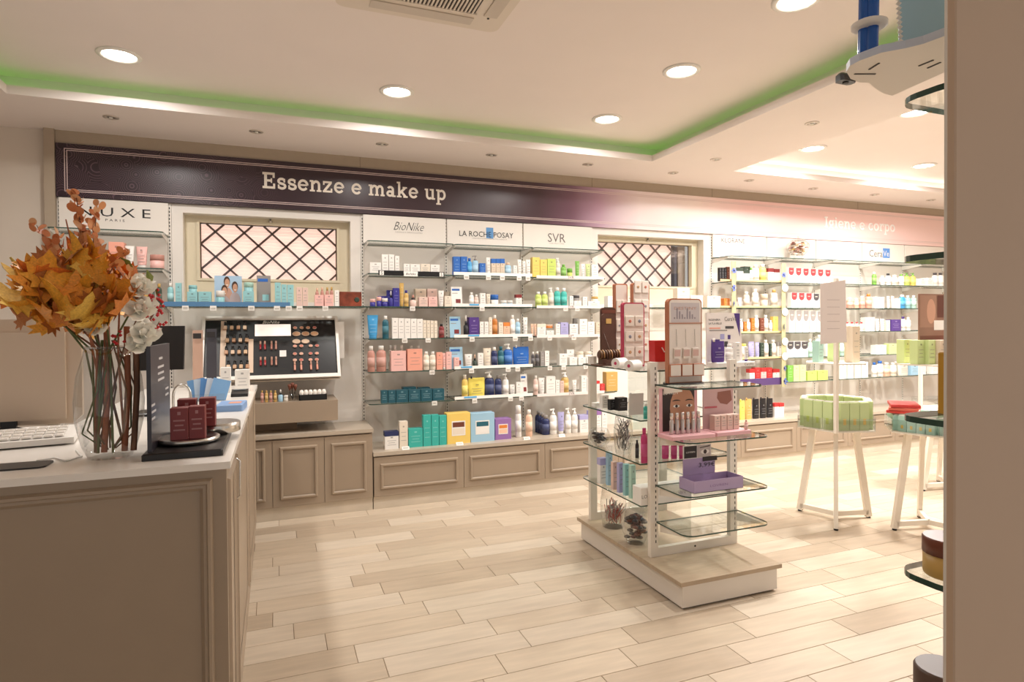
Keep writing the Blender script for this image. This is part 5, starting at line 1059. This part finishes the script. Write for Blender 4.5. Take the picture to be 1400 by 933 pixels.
def tower(px0, px1, pb, pt, edge, label, n, dy=0, rz=0):
    p = spot_on(LZ[0]+.001, (px0+px1)/2, pb); p.y += dy; m = sc(p); w = (px1-px0)*m; h = at((px0+px1)/2, pt, 1, p.y).z-LZ[0]-.001
    t = card_stand(p.x, p.y, LZ[0]+.001, w, h, edge, label, 2, rz)
    for i in range(n):
        a = (i % 2-.5)*w*.44; z = h*(.16+.24*(i//2)); o = MB().rbox(a-w*.19, a+w*.19, -.012, -.002, z, z+h*.15, col((236, 226, 214)), .002).obj('jewel_card', t)
        MB().lathe([(w*.07, 0), (w*.05, .002)], col(((190, 150, 110), (196, 120, 100), (140, 140, 150))[i % 3], .3), n=10).obj('jewel', o, (a, -.0124, z+h*.07), (radians(90), 0, 0))
    return t
tower(862, 896, 503, 414, col((178, 56, 84)), 'tall crimson-edged jewellery tower on top of the middle rack', 6, .10)
tower(878, 898, 500, 389, M_COPPER, 'narrow copper-edged jewellery panel, left of the rear pair on the rack', 6, .34)
tower(899, 926, 500, 388, M_COPPER, 'copper-edged jewellery panel, right of the rear pair on the rack', 8, .30)
for px0, px1, pb, pt, dy, lab in ((833, 853, 494, 429, .10, 'dark brown rounded necklace board with gold label on the rack'), (839, 862, 494, 421, .17, 'dark brown patterned board behind the necklace board on the rack')):
    p = spot_on(LZ[0]+.001, (px0+px1)/2, 499); p.y += dy; m = sc(p); h = at((px0+px1)/2, pt, 1, p.y).z-LZ[0]-.001; w = (px1-px0)*m
    t = thing('necklace_board', lab, 'display stand', (p.x, p.y, LZ[0]+.001)); MB().prism(rounded(-w/2, w/2, 0, h, .02, corners=(0, 0, 1, 1)), 0, .02, mat('brown_velvet', (86, 54, 40), .8, grain=.1, gscale=80), ax=1).obj('board', t)
    MB().box(-w*.2, w*.2, -.002, 0, h*.80, h*.90, pmat('gold')).obj('label_plate', t) if dy < .15 else MB().box(-w*.46, w*.46, -.002, 0, h*.90, h*.96, pmat('brown')).obj('pattern_band', t)
    if dy < .15: MB().tube([(-w*.4, -.003, h*.62), (0, -.004, h*.32), (w*.08, -.003, h*.26)], .0012, M_STEEL, n=5).obj('necklace', t)
p = spot_on(LZ[0]+.001, 826, 500); t = thing('bracelet_roll', 'brown jewellery stand with a roll of beaded bracelets on the rack', 'bracelet stand', (p.x+.02, p.y, LZ[0]+.001))
M_BR = mat('dark_brown_wood', (84, 56, 40), .5); MB().box(-.09, .12, -.05, .05, 0, .008, M_BR).obj('base', t)
for x in (-.035, .08): MB().box(x-.012, x+.012, -.03, .03, .008, .045, M_BR).obj('foot', t)
MB().tube([(-.06, 0, .07), (.11, 0, .07)], .022, M_BR, n=14).obj('roll', t)
for i in range(9):
    x = -.05+.019*i; MB().tube([(x+.003*sin(a*.9), .028*cos(a*pi/6), .07+.028*sin(a*pi/6)) for a in range(13)], .005, col(((120, 84, 52), (170, 130, 84), (96, 66, 46))[i % 3], .4), n=6).obj('bracelet', t)
for i, (px, pb) in enumerate(((851, 504), (870, 508))):
    p = spot_on(LZ[0]+.001, px, pb); m = sc(p); t = thing('paper_roll', 'white ribbon roll on the rack top, %s of two' % ('left' if i == 0 else 'right'), 'ribbon roll', (p.x+.0, p.y+.03, LZ[0]+.032), .4)
    MB().tube([(-.045, 0, 0), (.045, 0, 0)], .031, M_PAPER, n=18).obj('roll', t); MB().tube([(-.0465, 0, 0), (.0465, 0, 0)], .010, col((196, 66, 104)), n=10).obj('core', t)
p = spot_on(LZ[0]+.001, 901, 508); m = sc(p); h = at(901, 459, 1, p.y+.06).z-LZ[0]-.04
p2 = spot_on(LZ[0]+.001, 903, 506); t = thing('gift_bag', 'small red paper gift bag with white cord on the rack', 'bag', (p2.x+.02, p2.y+.05, LZ[0]+.001))
MB().box(-.042, .042, -.03, .03, 0, .045, M_PAPER).obj('white_box', t); MB().prism([(-.044, .046), (.044, .046), (.047, .17), (-.047, .17)], -.032, .03, col((196, 34, 36)), ax=1).obj('bag', t); MB().tube([(-.0, -.034, .13), (.012, -.042, .105), (.035, -.034, .10)], .003, M_PAPER, n=6).obj('cord', t)
# ---- white and purple skincare display
p = spot_on(EZ[0]+.001, 990, 526); m = sc(p); bx = p.x+.03; by = YP+.08
z0 = LZ[0]+.001
A = at(966, 428, 1, by+.08); Bq = at(1012, 428, 1, by+.08); w = Bq.x-A.x; h = A.z-z0
t = thing('skincare_display', 'white and purple skincare display with printed back card on the rack', 'display stand', ((A.x+Bq.x)/2, by+.08, z0))
MB().prism([(-w/2, 0), (w/2+.02, 0), (w/2+.01, h*.55), (w/2-.005, h), (-w/2, h)], 0, .008, mat('pale_card', (238, 230, 224), .5), ax=1).obj('back_card', t)
MB().prism([(w/2-.05, h*.99), (w/2-.006, h*.55), (w/2-.004, h*.99)][::-1] if 0 else [(w/2-.004, h*.55), (w/2-.004, h*.99), (w/2-.05, h*.99)], -.001, 0, pmat('purple'), ax=1).obj('purple_corner', t)
lettering(t, 'RIGENERA', M_INK, -w*.27, -.0015, h*.87, h=.012, w=w*.34); lettering(t, 'LA TUA PELLE!', M_INK, -w*.25, -.0015, h*.80, h=.012, w=w*.38); lettering(t, 'CeraVe', mat('grey_letters', (120, 112, 108), .5), w*.2, -.0022, h*.885, h=.026, w=w*.36)
for i, (a, b, z, hh, c) in enumerate(((-.42, -.1, .70, .008, 'coral'), (-.42, .1, .66, .006, 'grey'), (.05, .3, .70, .016, 'charcoal'), (-.36, -.12, .36, .14, 'purple'), (.02, .12, .36, .1, 'charcoal'), (.26, .46, .02, .34, 'purple'), (.12, .2, .5, .08, 'purple'), (-.1, .02, .5, .1, 'lavender'))): MB().box(a*w, b*w, -.0014, 0, z*h, (z+hh/h if hh < .05 else z+hh)*h, pmat(c)).obj('card_print', t)
MB().rbox(-w*.5, w*.62, -.10, 0, 0, .028, M_PAPER, .003).obj('tray', t); lettering(t, 'CeraVe', mat('grey_letters', (120, 112, 108), .5), w*.42, -.1006, .014, h=.016, w=.07)
SP = 'in the white skincare display on the rack'
for i, (fx, k, c, cp, hh, ww) in enumerate(((-.36, 'w', 'purple', 'white', .13, .10), (-.02, 'c', 'white', 'white', .11, .05), (.18, 'b', 'white', 'white', .12, .034), (.45, 't', 'white', 'purple', .09, .03))):
    o, de, ca = product(k, t.location.x+fx*w, by+.005, z0+.029, ww, hh, c, cp); reg(o, de, SP, fx, ca, 'packs in the skincare display')
# ---- end shelf two: pink make-up displays
zE = EZ[1]+.001; p = spot_on(zE, 936, 602); y0 = p.y+.02
def ypl(px, py): return at(px, py, 1, y0)
A = ypl(913, 534); Bq = ypl(966, 534); w = Bq.x-A.x; h = A.z-zE
yb_ = y0+.10
t = thing('mascara_display', 'pink make-up display with a face print and silver tubes on the rack end shelf', 'display stand', ((A.x+Bq.x)/2+.015, y0, zE))
M_PINK = col((232, 178, 184)); MB().rbox(-w*.5, w*.62, -.02, .12, 0, .022, M_PINK, .003).obj('tray', t); MB().box(-w*.5, w*.5, .10, .105, .022, h, M_PINK).obj('back_card', t)
f = MB(); skn = col((196, 142, 112)); dk = col((52, 36, 34)); yy = .0994
R_ = lambda cx, cz, rx, rz, a0=0, a1=360, n=16: arc(cx*w, cz*h, rx*w, rz*h, a0, a1, n)[:n if a1-a0 == 360 else n+1]
def flat(pts, k, m): f.add([(x, yy-.0004*k, z) for x, z in pts], [tuple(range(len(pts)))], m)
flat([(-w*.42, .03), (w*.42, .03), (w*.42, h*.98), (-w*.42, h*.98)], 0, dk); flat(R_(.1, .58, .33, .44), 1, skn)
for cx in (-.06, .28):
    flat(R_(cx, .70, .12, .05, 20, 160), 2, dk); flat(R_(cx, .70, .12, .025, 20, 160), 3, skn); flat(R_(cx, .615, .085, .03), 3, M_PAPER); flat(R_(cx, .615, .035, .03), 4, dk)
tag(f.obj('face_print', t), kind='stuff'); lettering(t, 'LOVREN', M_PAPER, -w*.22, .097, h*.90, h=.02, w=w*.38)
for i in range(6):
    o = thing('mascara_tube', None, None, (t.location.x-w*.34+i*w*.14, y0+.045, zE+.023)); MB().lathe([(.011, 0), (.012, .003), (.012, .075), (.009, .078)], mat('silver_tube', (206, 196, 194), .25, metal=.7), n=12).obj('tube', o); MB().lathe([(.0095, .078), (.010, .115), (.008, .118)], mat('silver_cap', (226, 218, 214), .2, metal=.8), n=12).obj('cap', o); reg(o, 'silver mascara tube', 'in the pink face-print display', i, 'mascara', 'mascara tubes in the pink display')
A2 = ypl(968, 536); B2 = ypl(1012, 536); w2 = B2.x-A2.x
t2 = thing('lipstick_display', 'pink display with hand print holding lipstick cartons on the rack end shelf', 'display stand', ((A2.x+B2.x)/2+.045, y0+.01, zE))
MB().rbox(-w2*.46, w2*.62, -.02, .12, 0, .022, M_PINK, .003).obj('tray', t2); MB().box(-w2*.46, w2*.5, .10, .105, .022, A2.z-zE, col((206, 168, 168))).obj('back_card', t2)
f = MB(); h2 = A2.z-zE; f.add([(x*w2, .0994, z*h2) for x, z in ((.0, .92), (.42, .95), (.46, .72), (.30, .62), (.08, .66), (-.02, .78))], [(5, 4, 3, 2, 1, 0)], col((150, 96, 84))); f.box(-.42*w2, -.02*w2, .099, .0996, h2*.56, h2*.60, col((190, 90, 100))); tag(f.obj('hand_print', t2), kind='stuff')
for i in range(4):
    o, de, ca = product('b', t2.location.x-w2*.26+i*w2*.2, y0+.01+.03, zE+.023, w2*.18, .085, 'blush', d=.045); reg(o, 'pale pink lipstick carton', 'in the hand-print display', i, 'carton', 'lipstick cartons in the pink display')
p = spot_on(zE+.022, 1011, 590); o, de, ca = product('c', t2.location.x+w2*.50, y0-.005, zE+.023, .022, .055, 'pink', 'rose'); reg(o, 'small pink lipstick bottle', 'in front of the hand-print display', 0, 'bottle', 'lipstick cartons in the pink display')
# ---- end shelf three: lilac tray with price card
zE = EZ[2]+.001; y0 = spot_on(zE, 985, 672).y+.01; A = at(949, 655, 1, y0); Bq = at(1016, 655, 1, y0); w = Bq.x-A.x; h = at(985, 655, 1, y0).z-zE
t = thing('lilac_tray', 'open lilac cardboard tray with a printed back card priced 3,99 on the rack', 'display tray', ((A.x+Bq.x)/2, y0, zE)); ML = col((178, 158, 194)); D_ = .13
MB().box(-w/2, w/2, 0, D_, 0, .003, ML).obj('floor_panel', t)
for nm, b in (('front_panel', (-w/2, w/2, 0, .003, 0, h)), ('rear_panel', (-w/2, w/2, D_-.003, D_, 0, h)), ('end_panel', (-w/2, -w/2+.003, .003, D_-.003, 0, h)), ('end_panel', (w/2-.003, w/2, .003, D_-.003, 0, h))): MB().box(*b, ML).obj(nm, t)
lettering(t, 'LOVREN', col((130, 104, 156)), 0, -.0006, h*.5, h=.012, w=w*.36)
zz = lambda py: at(970, py, 1, y0+D_).z-zE
hb, hm, hp, hq = zz(607), zz(625), zz(630), zz(641)
MB().box(-w*.42, w*.24, D_+.0005, D_+.004, .003, hm, ML).box(-w*.42, w*.16, D_+.0005, D_+.004, hm, hb, M_PAPER).obj('back_card', t)
MB().box(-w*.40, -w*.14, D_-.0004, D_+.0004, hm+.004, hb-.004, M_INK).obj('dark_print', t); lettering(t, 'LOVREN', M_PAPER, -w*.27, D_-.001, (hm+hb)/2, h=.009, w=w*.18)
f = MB(); yy = D_; ce = (hm+hb)/2; hh_ = hb-hm
for pts, k, m in (([(-w*.13, hm+.003), (w*.15, hm+.003), (w*.15, hb-.003), (-w*.13, hb-.003)], 0, col((196, 186, 182))), (arc(w*.03, ce-.004, w*.09, hh_*.18, 0, 360, 14)[:14], 1, M_PAPER), (arc(w*.03, ce-.004, w*.035, hh_*.17, 0, 360, 12)[:12], 2, dk), ([(-w*.08, ce+hh_*.24), (w*.13, ce+hh_*.32), (w*.13, ce+hh_*.40), (-w*.08, ce+hh_*.30)], 2, dk)): f.add([(x, yy-.0005*(k+1), z) for x, z in pts], [tuple(range(len(pts)))], m)
tag(f.obj('eye_print', t), kind='stuff')
MB().box(-w*.02, w*.28, D_-.0034, D_-.0014, hp, hm+.004, M_INK).obj('price_header', t); lettering(t, '3,99€', M_INK, w*.07, D_-.0008, (hp+hq)/2+.002, h=.030, w=w*.34)
# ------------------------------------------------------------------ tripod display tables
M_LEG = mat('table_white_metal', (238, 228, 212), .35)
def tripod(c, feet, label, zt=.70, top=1.80, post=0, tiers=(1.18,)):
    t = thing('tripod_table', label, 'display table', (c[0], c[1], 0)); R = .27
    for i, a in enumerate(feet):
        f = Vector((cos(a)*.27, sin(a)*.27, .012)); u = Vector((cos(a)*.16, sin(a)*.16, zt))
        l = MB().bar(f, u, .028, .045, M_LEG, (cos(a), sin(a), 0)).obj('leg', t); MB().lathe([(.016, 0), (.016, .012)], M_BLACK, n=10).obj('foot_pad', l, (f.x, f.y, 0))
        MB().bar((0, 0, .045), (f.x*.97, f.y*.97, .045), .028, .035, M_LEG).obj('stretcher', t)
    hexa = [(.29*cos(feet[0]+k*pi/3), .29*sin(feet[0]+k*pi/3)) for k in range(6)]
    MB().prism(hexa, zt, zt+.012, M_LEG).obj('tray', t)
    for k in range(6):
        a, b = Vector((*hexa[k], 0)), Vector((*hexa[(k+1) % 6], 0)); MB().bar(a+Vector((0, 0, zt+.05)), b+Vector((0, 0, zt+.05)), .004, .09, M_CLEAR).obj('rim_pane', t)
    a = feet[post]; MB().bar((cos(a)*.30, sin(a)*.30, zt), (cos(a)*.30, sin(a)*.30, top), .024, .024, M_LEG, (1, 0, 0)).obj('post', t)
    for z in tiers: MB().prism([(x*.78, y*.78) for x, y in hexa], z, z+.010, M_LEG).obj('upper_tray', t)
    return t, hexa
def ring_boxes(c, hexa, z, h, n, colr, desc, place, group, d=.06, sides=range(6), acc=None, skip=.02):
    for k in sides:
        a, b = Vector(hexa[k]), Vector(hexa[(k+1) % 6]); e = (b-a); L_ = e.length-2*skip; e.normalize(); nrm = Vector((-e.y, e.x)); rz = math.atan2(e.y, e.x)
        for i in range(n):
            w = L_/n; p = a+e*(skip+w*(i+.5))+nrm*(d/2+.012)
            o = thing('carton', None, None, (c[0]+p.x, c[1]+p.y, z), rz); MB().rbox(-w/2+.0015, w/2-.0015, -d/2, d/2, 0, h, pmat(colr), .002).obj('body', o)
            MB().box(-w*.14, w*.14, -d/2-.0006, -d/2, h*.2, h*.42, pmat(('yellow', 'coral', 'lime')[k % 3])).obj('print', o); MB().box(-w*.42, w*.42, -d*.3, d*.3, h, h+.006, M_PAPER).obj('flap', o)
            reg(o, desc, place, (c[0]+p.x)*1-(c[1]+p.y)*.001, 'carton', group)
c1 = (3.933, 3.408); f1 = [math.atan2(-.178, -.199), math.atan2(-.07, .272), math.atan2(.251, -.077)]
t, hx = tripod(c1, f1, 'white tripod display table with green cartons, nearest to the rack')
ring_boxes(c1, hx, .713, .20, 3, 'leaf green', 'pale green carton', 'in the tray of the nearest tripod table', 'green cartons on the nearest tripod table', d=.055, skip=.035)
h7 = [(x*.78, y*.78) for x, y in hx]
MIDP = 'on the upper tray of the nearest tripod table'
for i, (fx, fy, w, hh, c) in enumerate(((.06, -.10, .075, .27, 'beige'), (.14, -.02, .075, .26, 'beige'), (.05, .06, .06, .24, 'pale green'), (-.12, .05, .05, .16, 'mint'))):
    o, de, ca = product('b', c1[0]+fx, c1[1]+fy-.03, 1.1905, w, hh, c, d=.06); reg(o, 'tall '+de, MIDP, fx, ca, 'cartons on the upper tray')
a = f1[0]; px_, py_ = c1[0]+cos(a)*.30, c1[1]+sin(a)*.30
q0 = at(1122, 388, 1, py_-.02); q1 = at(1158, 470, 1, py_-.02)
t = thing('paper_notice', 'tilted paper notice fixed to the post of the nearest tripod table', 'notice', ((q0.x+q1.x)/2, py_-.018, (q0.z+q1.z)/2)); w, h = (q1.x-q0.x)/2, (q0.z-q1.z)/2
MB().prism([(-w, -h), (w, -h+.01), (w*.9, h+.03), (-w, h)], 0, .002, mat('notice_paper', (226, 214, 208), .6), ax=1).obj('sheet', t)
mb = MB()
for i in range(5): mb.box(-w*.5, w*.45, -.0006, 0, -h*.5+i*h*.24, -h*.5+i*h*.24+.004, col((196, 182, 178)))
tag(mb.obj('print', t), kind='stuff')
c2 = (4.38, 3.01); a0 = math.atan2(3.072-3.01, 4.118-4.38); f2 = [a0, a0-2*pi/3, a0+2*pi/3]
t, hx = tripod(c2, f2, 'white tripod display table with pale cartons beside the right pillar', top=1.60, post=2)
ring_boxes(c2, hx, .713, .11, 4, 'mint', 'pale mint carton', 'in the tray of the pillar-side tripod table', 'mint cartons on the second tripod table', d=.05, skip=.03)
for i in range(3):
    o = thing('flat_pack', None, None, (c2[0]-.12, c2[1]+.10, .835+.022*i), .5+.12*i); MB().rbox(-.13, .13, -.09, .09, 0, .02, col(((214, 70, 60), (226, 110, 90), (208, 60, 56))[i]), .003).obj('body', o); MB().box(-.10, .10, -.0906, -.09, .005, .015, M_PAPER).obj('print', o); reg(o, 'red flat pack', 'piled on the pillar-side tripod table', i, 'pack', 'red flat packs')
for i, (fx, fy, w, hh, c) in enumerate(((-.15, -.02, .07, .17, 'pale green'), (-.08, -.05, .07, .17, 'pale green'), (-.01, -.08, .07, .17, 'beige'), (.07, -.12, .08, .2, 'beige'), (-.12, .10, .07, .17, 'pale green'))):
    o, de, ca = product('b', c2[0]+fx, c2[1]+fy-.03, 1.1905, w, hh, c, d=.06); reg(o, de, 'on the upper tray of the pillar-side table', fx, ca, 'cartons on the upper tray')
A = at(1257, 402, 1, c2[1]-.02); Bq = at(1296, 485, 1, c2[1]-.02); w = Bq.x-A.x; h = A.z-1.35
t = thing('hair_colour_display', 'brown printed card display on top of the pillar-side tripod table', 'display stand', (A.x+w/2, c2[1]-.02, 1.1905))
MB().box(-w/2, w/2, .0, .01, 0, A.z-1.19, col((150, 112, 92))).obj('card', t); H_ = A.z-1.19
f = MB()
for pts, k, m in (([(-w*.48, H_*.52), (w*.08, H_*.52), (w*.08, H_*.98), (-w*.48, H_*.98)], 0, col((170, 130, 108))), (arc(-w*.1, H_*.75, w*.15, H_*.18, 0, 360, 14)[:14], 1, col((208, 160, 134))), ([(w*.12, H_*.66), (w*.46, H_*.66), (w*.46, H_*.98), (w*.12, H_*.98)], 1, col((104, 58, 44))), ([(w*.0, H_*.48), (w*.46, H_*.48), (w*.46, H_*.62), (w*.0, H_*.62)], 1, M_PAPER), ([(-w*.48, H_*.02), (w*.48, H_*.02), (w*.48, H_*.40), (-w*.48, H_*.40)], 0, col((120, 70, 52)))): f.add([(x, -.0005*(k+1), z) for x, z in pts], [tuple(range(len(pts)))], m)
tag(f.obj('print', t), kind='stuff')
q = [at(1262.5, 671.4, 2, 0), at(1283, 658.6, 2, 0)]
mid = (q[0]+q[1])/2; e = (q[1]-q[0]); nn = Vector((e.y, -e.x, 0)).normalized(); c3 = mid+nn*.135; a0 = math.atan2(q[0].y-c3.y, q[0].x-c3.x)
t, hx = tripod((c3.x, c3.y), [a0, a0-2*pi/3, a0+2*pi/3], 'white tripod display table farthest away behind the right pillar', top=1.3, tiers=())
# ------------------------------------------------------------------ end panel and shelves at the right frame edge
YPN = .55; xe = at(1293, 466, 1, YPN).x
t = thing('end_panel', 'tall plain taupe end panel filling the right frame edge', 'panel', (xe+.35, YPN, 0)); MB().rbox(-.35, .35, -.012, 0, 0, 2.93, mat('panel_taupe', (198, 172, 148), .55, grain=.02, gscale=5), .002).obj('board', t); MB().box(-.348, .348, 0, .004, 0, 2.93, M_WHITE).obj('rear_liner', t)
YR = .665; cx_ = at(1222, 600, 1, YR).x
for i, (px, py) in enumerate(((1222, 786), (1225, 570), (1226, 349), (1221, 128))):
    z = at(px, py, 1, YR-.02).z; s = thing('glass_shelf', 'rounded glass shelf behind the right end panel, %s from the floor up' % ['lowest', 'second', 'third', 'top'][i], 'shelf', (cx_+.25, YR-.05, z))
    MB().prism(rounded(-.25, .25, -.05, .05, .035, corners=(1, 0, 0, 1)), -.009, 0, M_GLASS, side=M_EDGE).obj('pane', s); MB().box(.10, .12, -.055, .05, -.02, -.009, M_STEEL).obj('bracket', s)
    if i == 0:
        xj = at(1272, 780, 1, YR-.06).x; o, de, ca = product('j', xj+.050, YR-.085, z, .066, .058, 'gold', 'brown'); reg(o, 'brown-lidded amber cream jar', 'on the lowest glass shelf by the end panel', 0, 'jar', 'jars by the end panel')
    if i == 1:
        xj = at(1287, 540, 1, YR-.05).x+.035; tag(MB().rbox(0, .02, 0, .03, 0, .095, col((206, 156, 52)), .002).obj('mustard_carton', None, (xj, YR-.05, z)), 'narrow mustard carton peeking past the right end panel', 'carton')
z = at(1262, 920, 1, YR-.05).z; tag(MB().lathe([(.038, -.10), (.04, -.095), (.04, -.004), (.037, 0)], mat('dark_lid', (92, 70, 60), .4), n=24).obj('dark_canister', None, (at(1259, 925, 1, YR-.05).x+.066, YR-.04, z-.01)), 'dark brown canister cut by the lower right frame edge', 'canister')
sh = MB().prism(rounded(0, .5, 0, .10, .03, corners=(1, 0, 0, 1)), -.009, 0, M_GLASS, side=M_EDGE).obj('glass_shelf', None, (cx_+.02, YR-.10, z-.101)); tag(sh, 'glass shelf carrying the dark canister below the frame edge', 'shelf')
# white platform with blue tubes above
zb = 1.905
o = [at(px, py, 2, zb) for px, py in ((1157, 98), (1163, 108), (1176, 113), (1188, 113), (1197, 121), (1208, 128), (1220, 131), (1262, 112), (1300, 95), (1300, 46), (1262, 60), (1238, 66), (1205, 72), (1175, 83), (1162, 90))]
t = thing('promo_platform', 'white scalloped display platform with blue tubes high at the right edge', 'display stand', (o[6].x, o[6].y, zb))
P = [(v.x-o[6].x, v.y-o[6].y) for v in o]
ar = sum(P[i][0]*P[(i+1) % len(P)][1]-P[(i+1) % len(P)][0]*P[i][1] for i in range(len(P)))
if ar < 0: P.reverse()
MB().prism(P, 0, .012, mat('platform_white', (222, 214, 206), .4), side=col((206, 214, 230))).obj('platform', t)
def lp(px, py, z): v = at(px, py, 2, z); return (v.x-o[6].x, v.y-o[6].y)
for a, b in (((1168, 101), (1197, 101)), ((1188, 95), (1202, 86)), ((1256, 90), (1276, 82)), ((1268, 93), (1286, 85))):
    A = lp(*a, zb); Bq = lp(*b, zb); MB().bar((*A, -.0004), (*Bq, -.0004), .003, .001, M_INK).obj('slot', t)
for i, (px, py) in enumerate(((1181, 82), (1192, 79))):
    A = lp(px, py, zb+.012); k = MB().tube([(*A, .0125), (A[0]+.004, A[1], .17)], .009, mat('blue_tube', (40, 96, 180), .15), n=12).obj('blue_tube', t)
A = lp(1186, 80, zb+.012); MB().lathe([(.022, .06), (.026, .062), (.026, .068), (.022, .07)], M_PAPER, (A[0]+.004, A[1], 0), n=18).obj('ring_holder', t); MB().lathe([(.018, .125), (.022, .128), (.022, .15), (.016, .155)], M_PAPER, (A[0]+.006, A[1], 0), n=18).obj('top_cap', t)
A = lp(1232, 68, zb+.012); Bq = lp(1300, 46, zb+.012); MB().bar((A[0], A[1]+.004, .09), (Bq[0]+.05, Bq[1]+.004, .09), .004, .155, col((168, 204, 222))).obj('blue_panel', t)
mb = MB(); A = lp(1234, 66, zb+.012)
for i in range(22): mb.lathe([(.0001, -.004), (.004, 0), (.0001, .004)], M_PAPER, (A[0]-.012-.006*sin(i*.12), A[1]-.006, .018+i*.007), n=7)
tag(mb.obj('bead_chain', t), kind='stuff')
p = at(1149, 100, 2, ZS-.001); t = thing('ceiling_sensor', 'small black sensor on the lowered ceiling beside the white platform', 'sensor', (p.x+.04, p.y, ZS)); MB().rbox(-.06, .06, -.03, .03, -.05, -.001, M_BLACK, .015).obj('housing', t); MB().lathe([(.015, -.056), (.018, -.05)], M_DARK, n=12).obj('lens', t)
# ------------------------------------------------------------------ air conditioner cassette in the ceiling
t = thing('air_conditioner', 'white ceiling air conditioning cassette with slatted grille at the upper frame edge', 'air conditioner', (.71, 2.71, ZC-.001)); M_AC = mat('ac_white', (226, 214, 200), .4)
mb = MB(); mb.prism(rounded(-.42, .42, -.42, .42, .05, corners=(1, 1, 1, 1)), -.03, 0, M_AC); mb.obj('panel', t)
MB().box(-.25, .25, -.25, .25, -.033, -.03, mat('ac_dark', (70, 62, 56), .7)).obj('grille_back', t)
for i in range(26): MB().box(-.25+.5*i/26, -.25+.5*i/26+.009, -.25, .25, -.038, -.033, M_AC).obj('grille_slat', t)
for i in range(4): MB().box(-.26, .26, -.26+.17*i, -.25+.17*i, -.040, -.033, M_AC).obj('grille_rib', t)
for k in range(4):
    f = MB().box(-.26, .26, .30, .37, -.036, -.030, mat('ac_flap', (206, 194, 180), .4)).obj('air_flap', t, None, (0, 0, k*pi/2))
MB().lathe([(.006, 0), (.006, .003)], M_INK, n=8).obj('status_light', t, (.33, .28, -.034))
finish_labels()
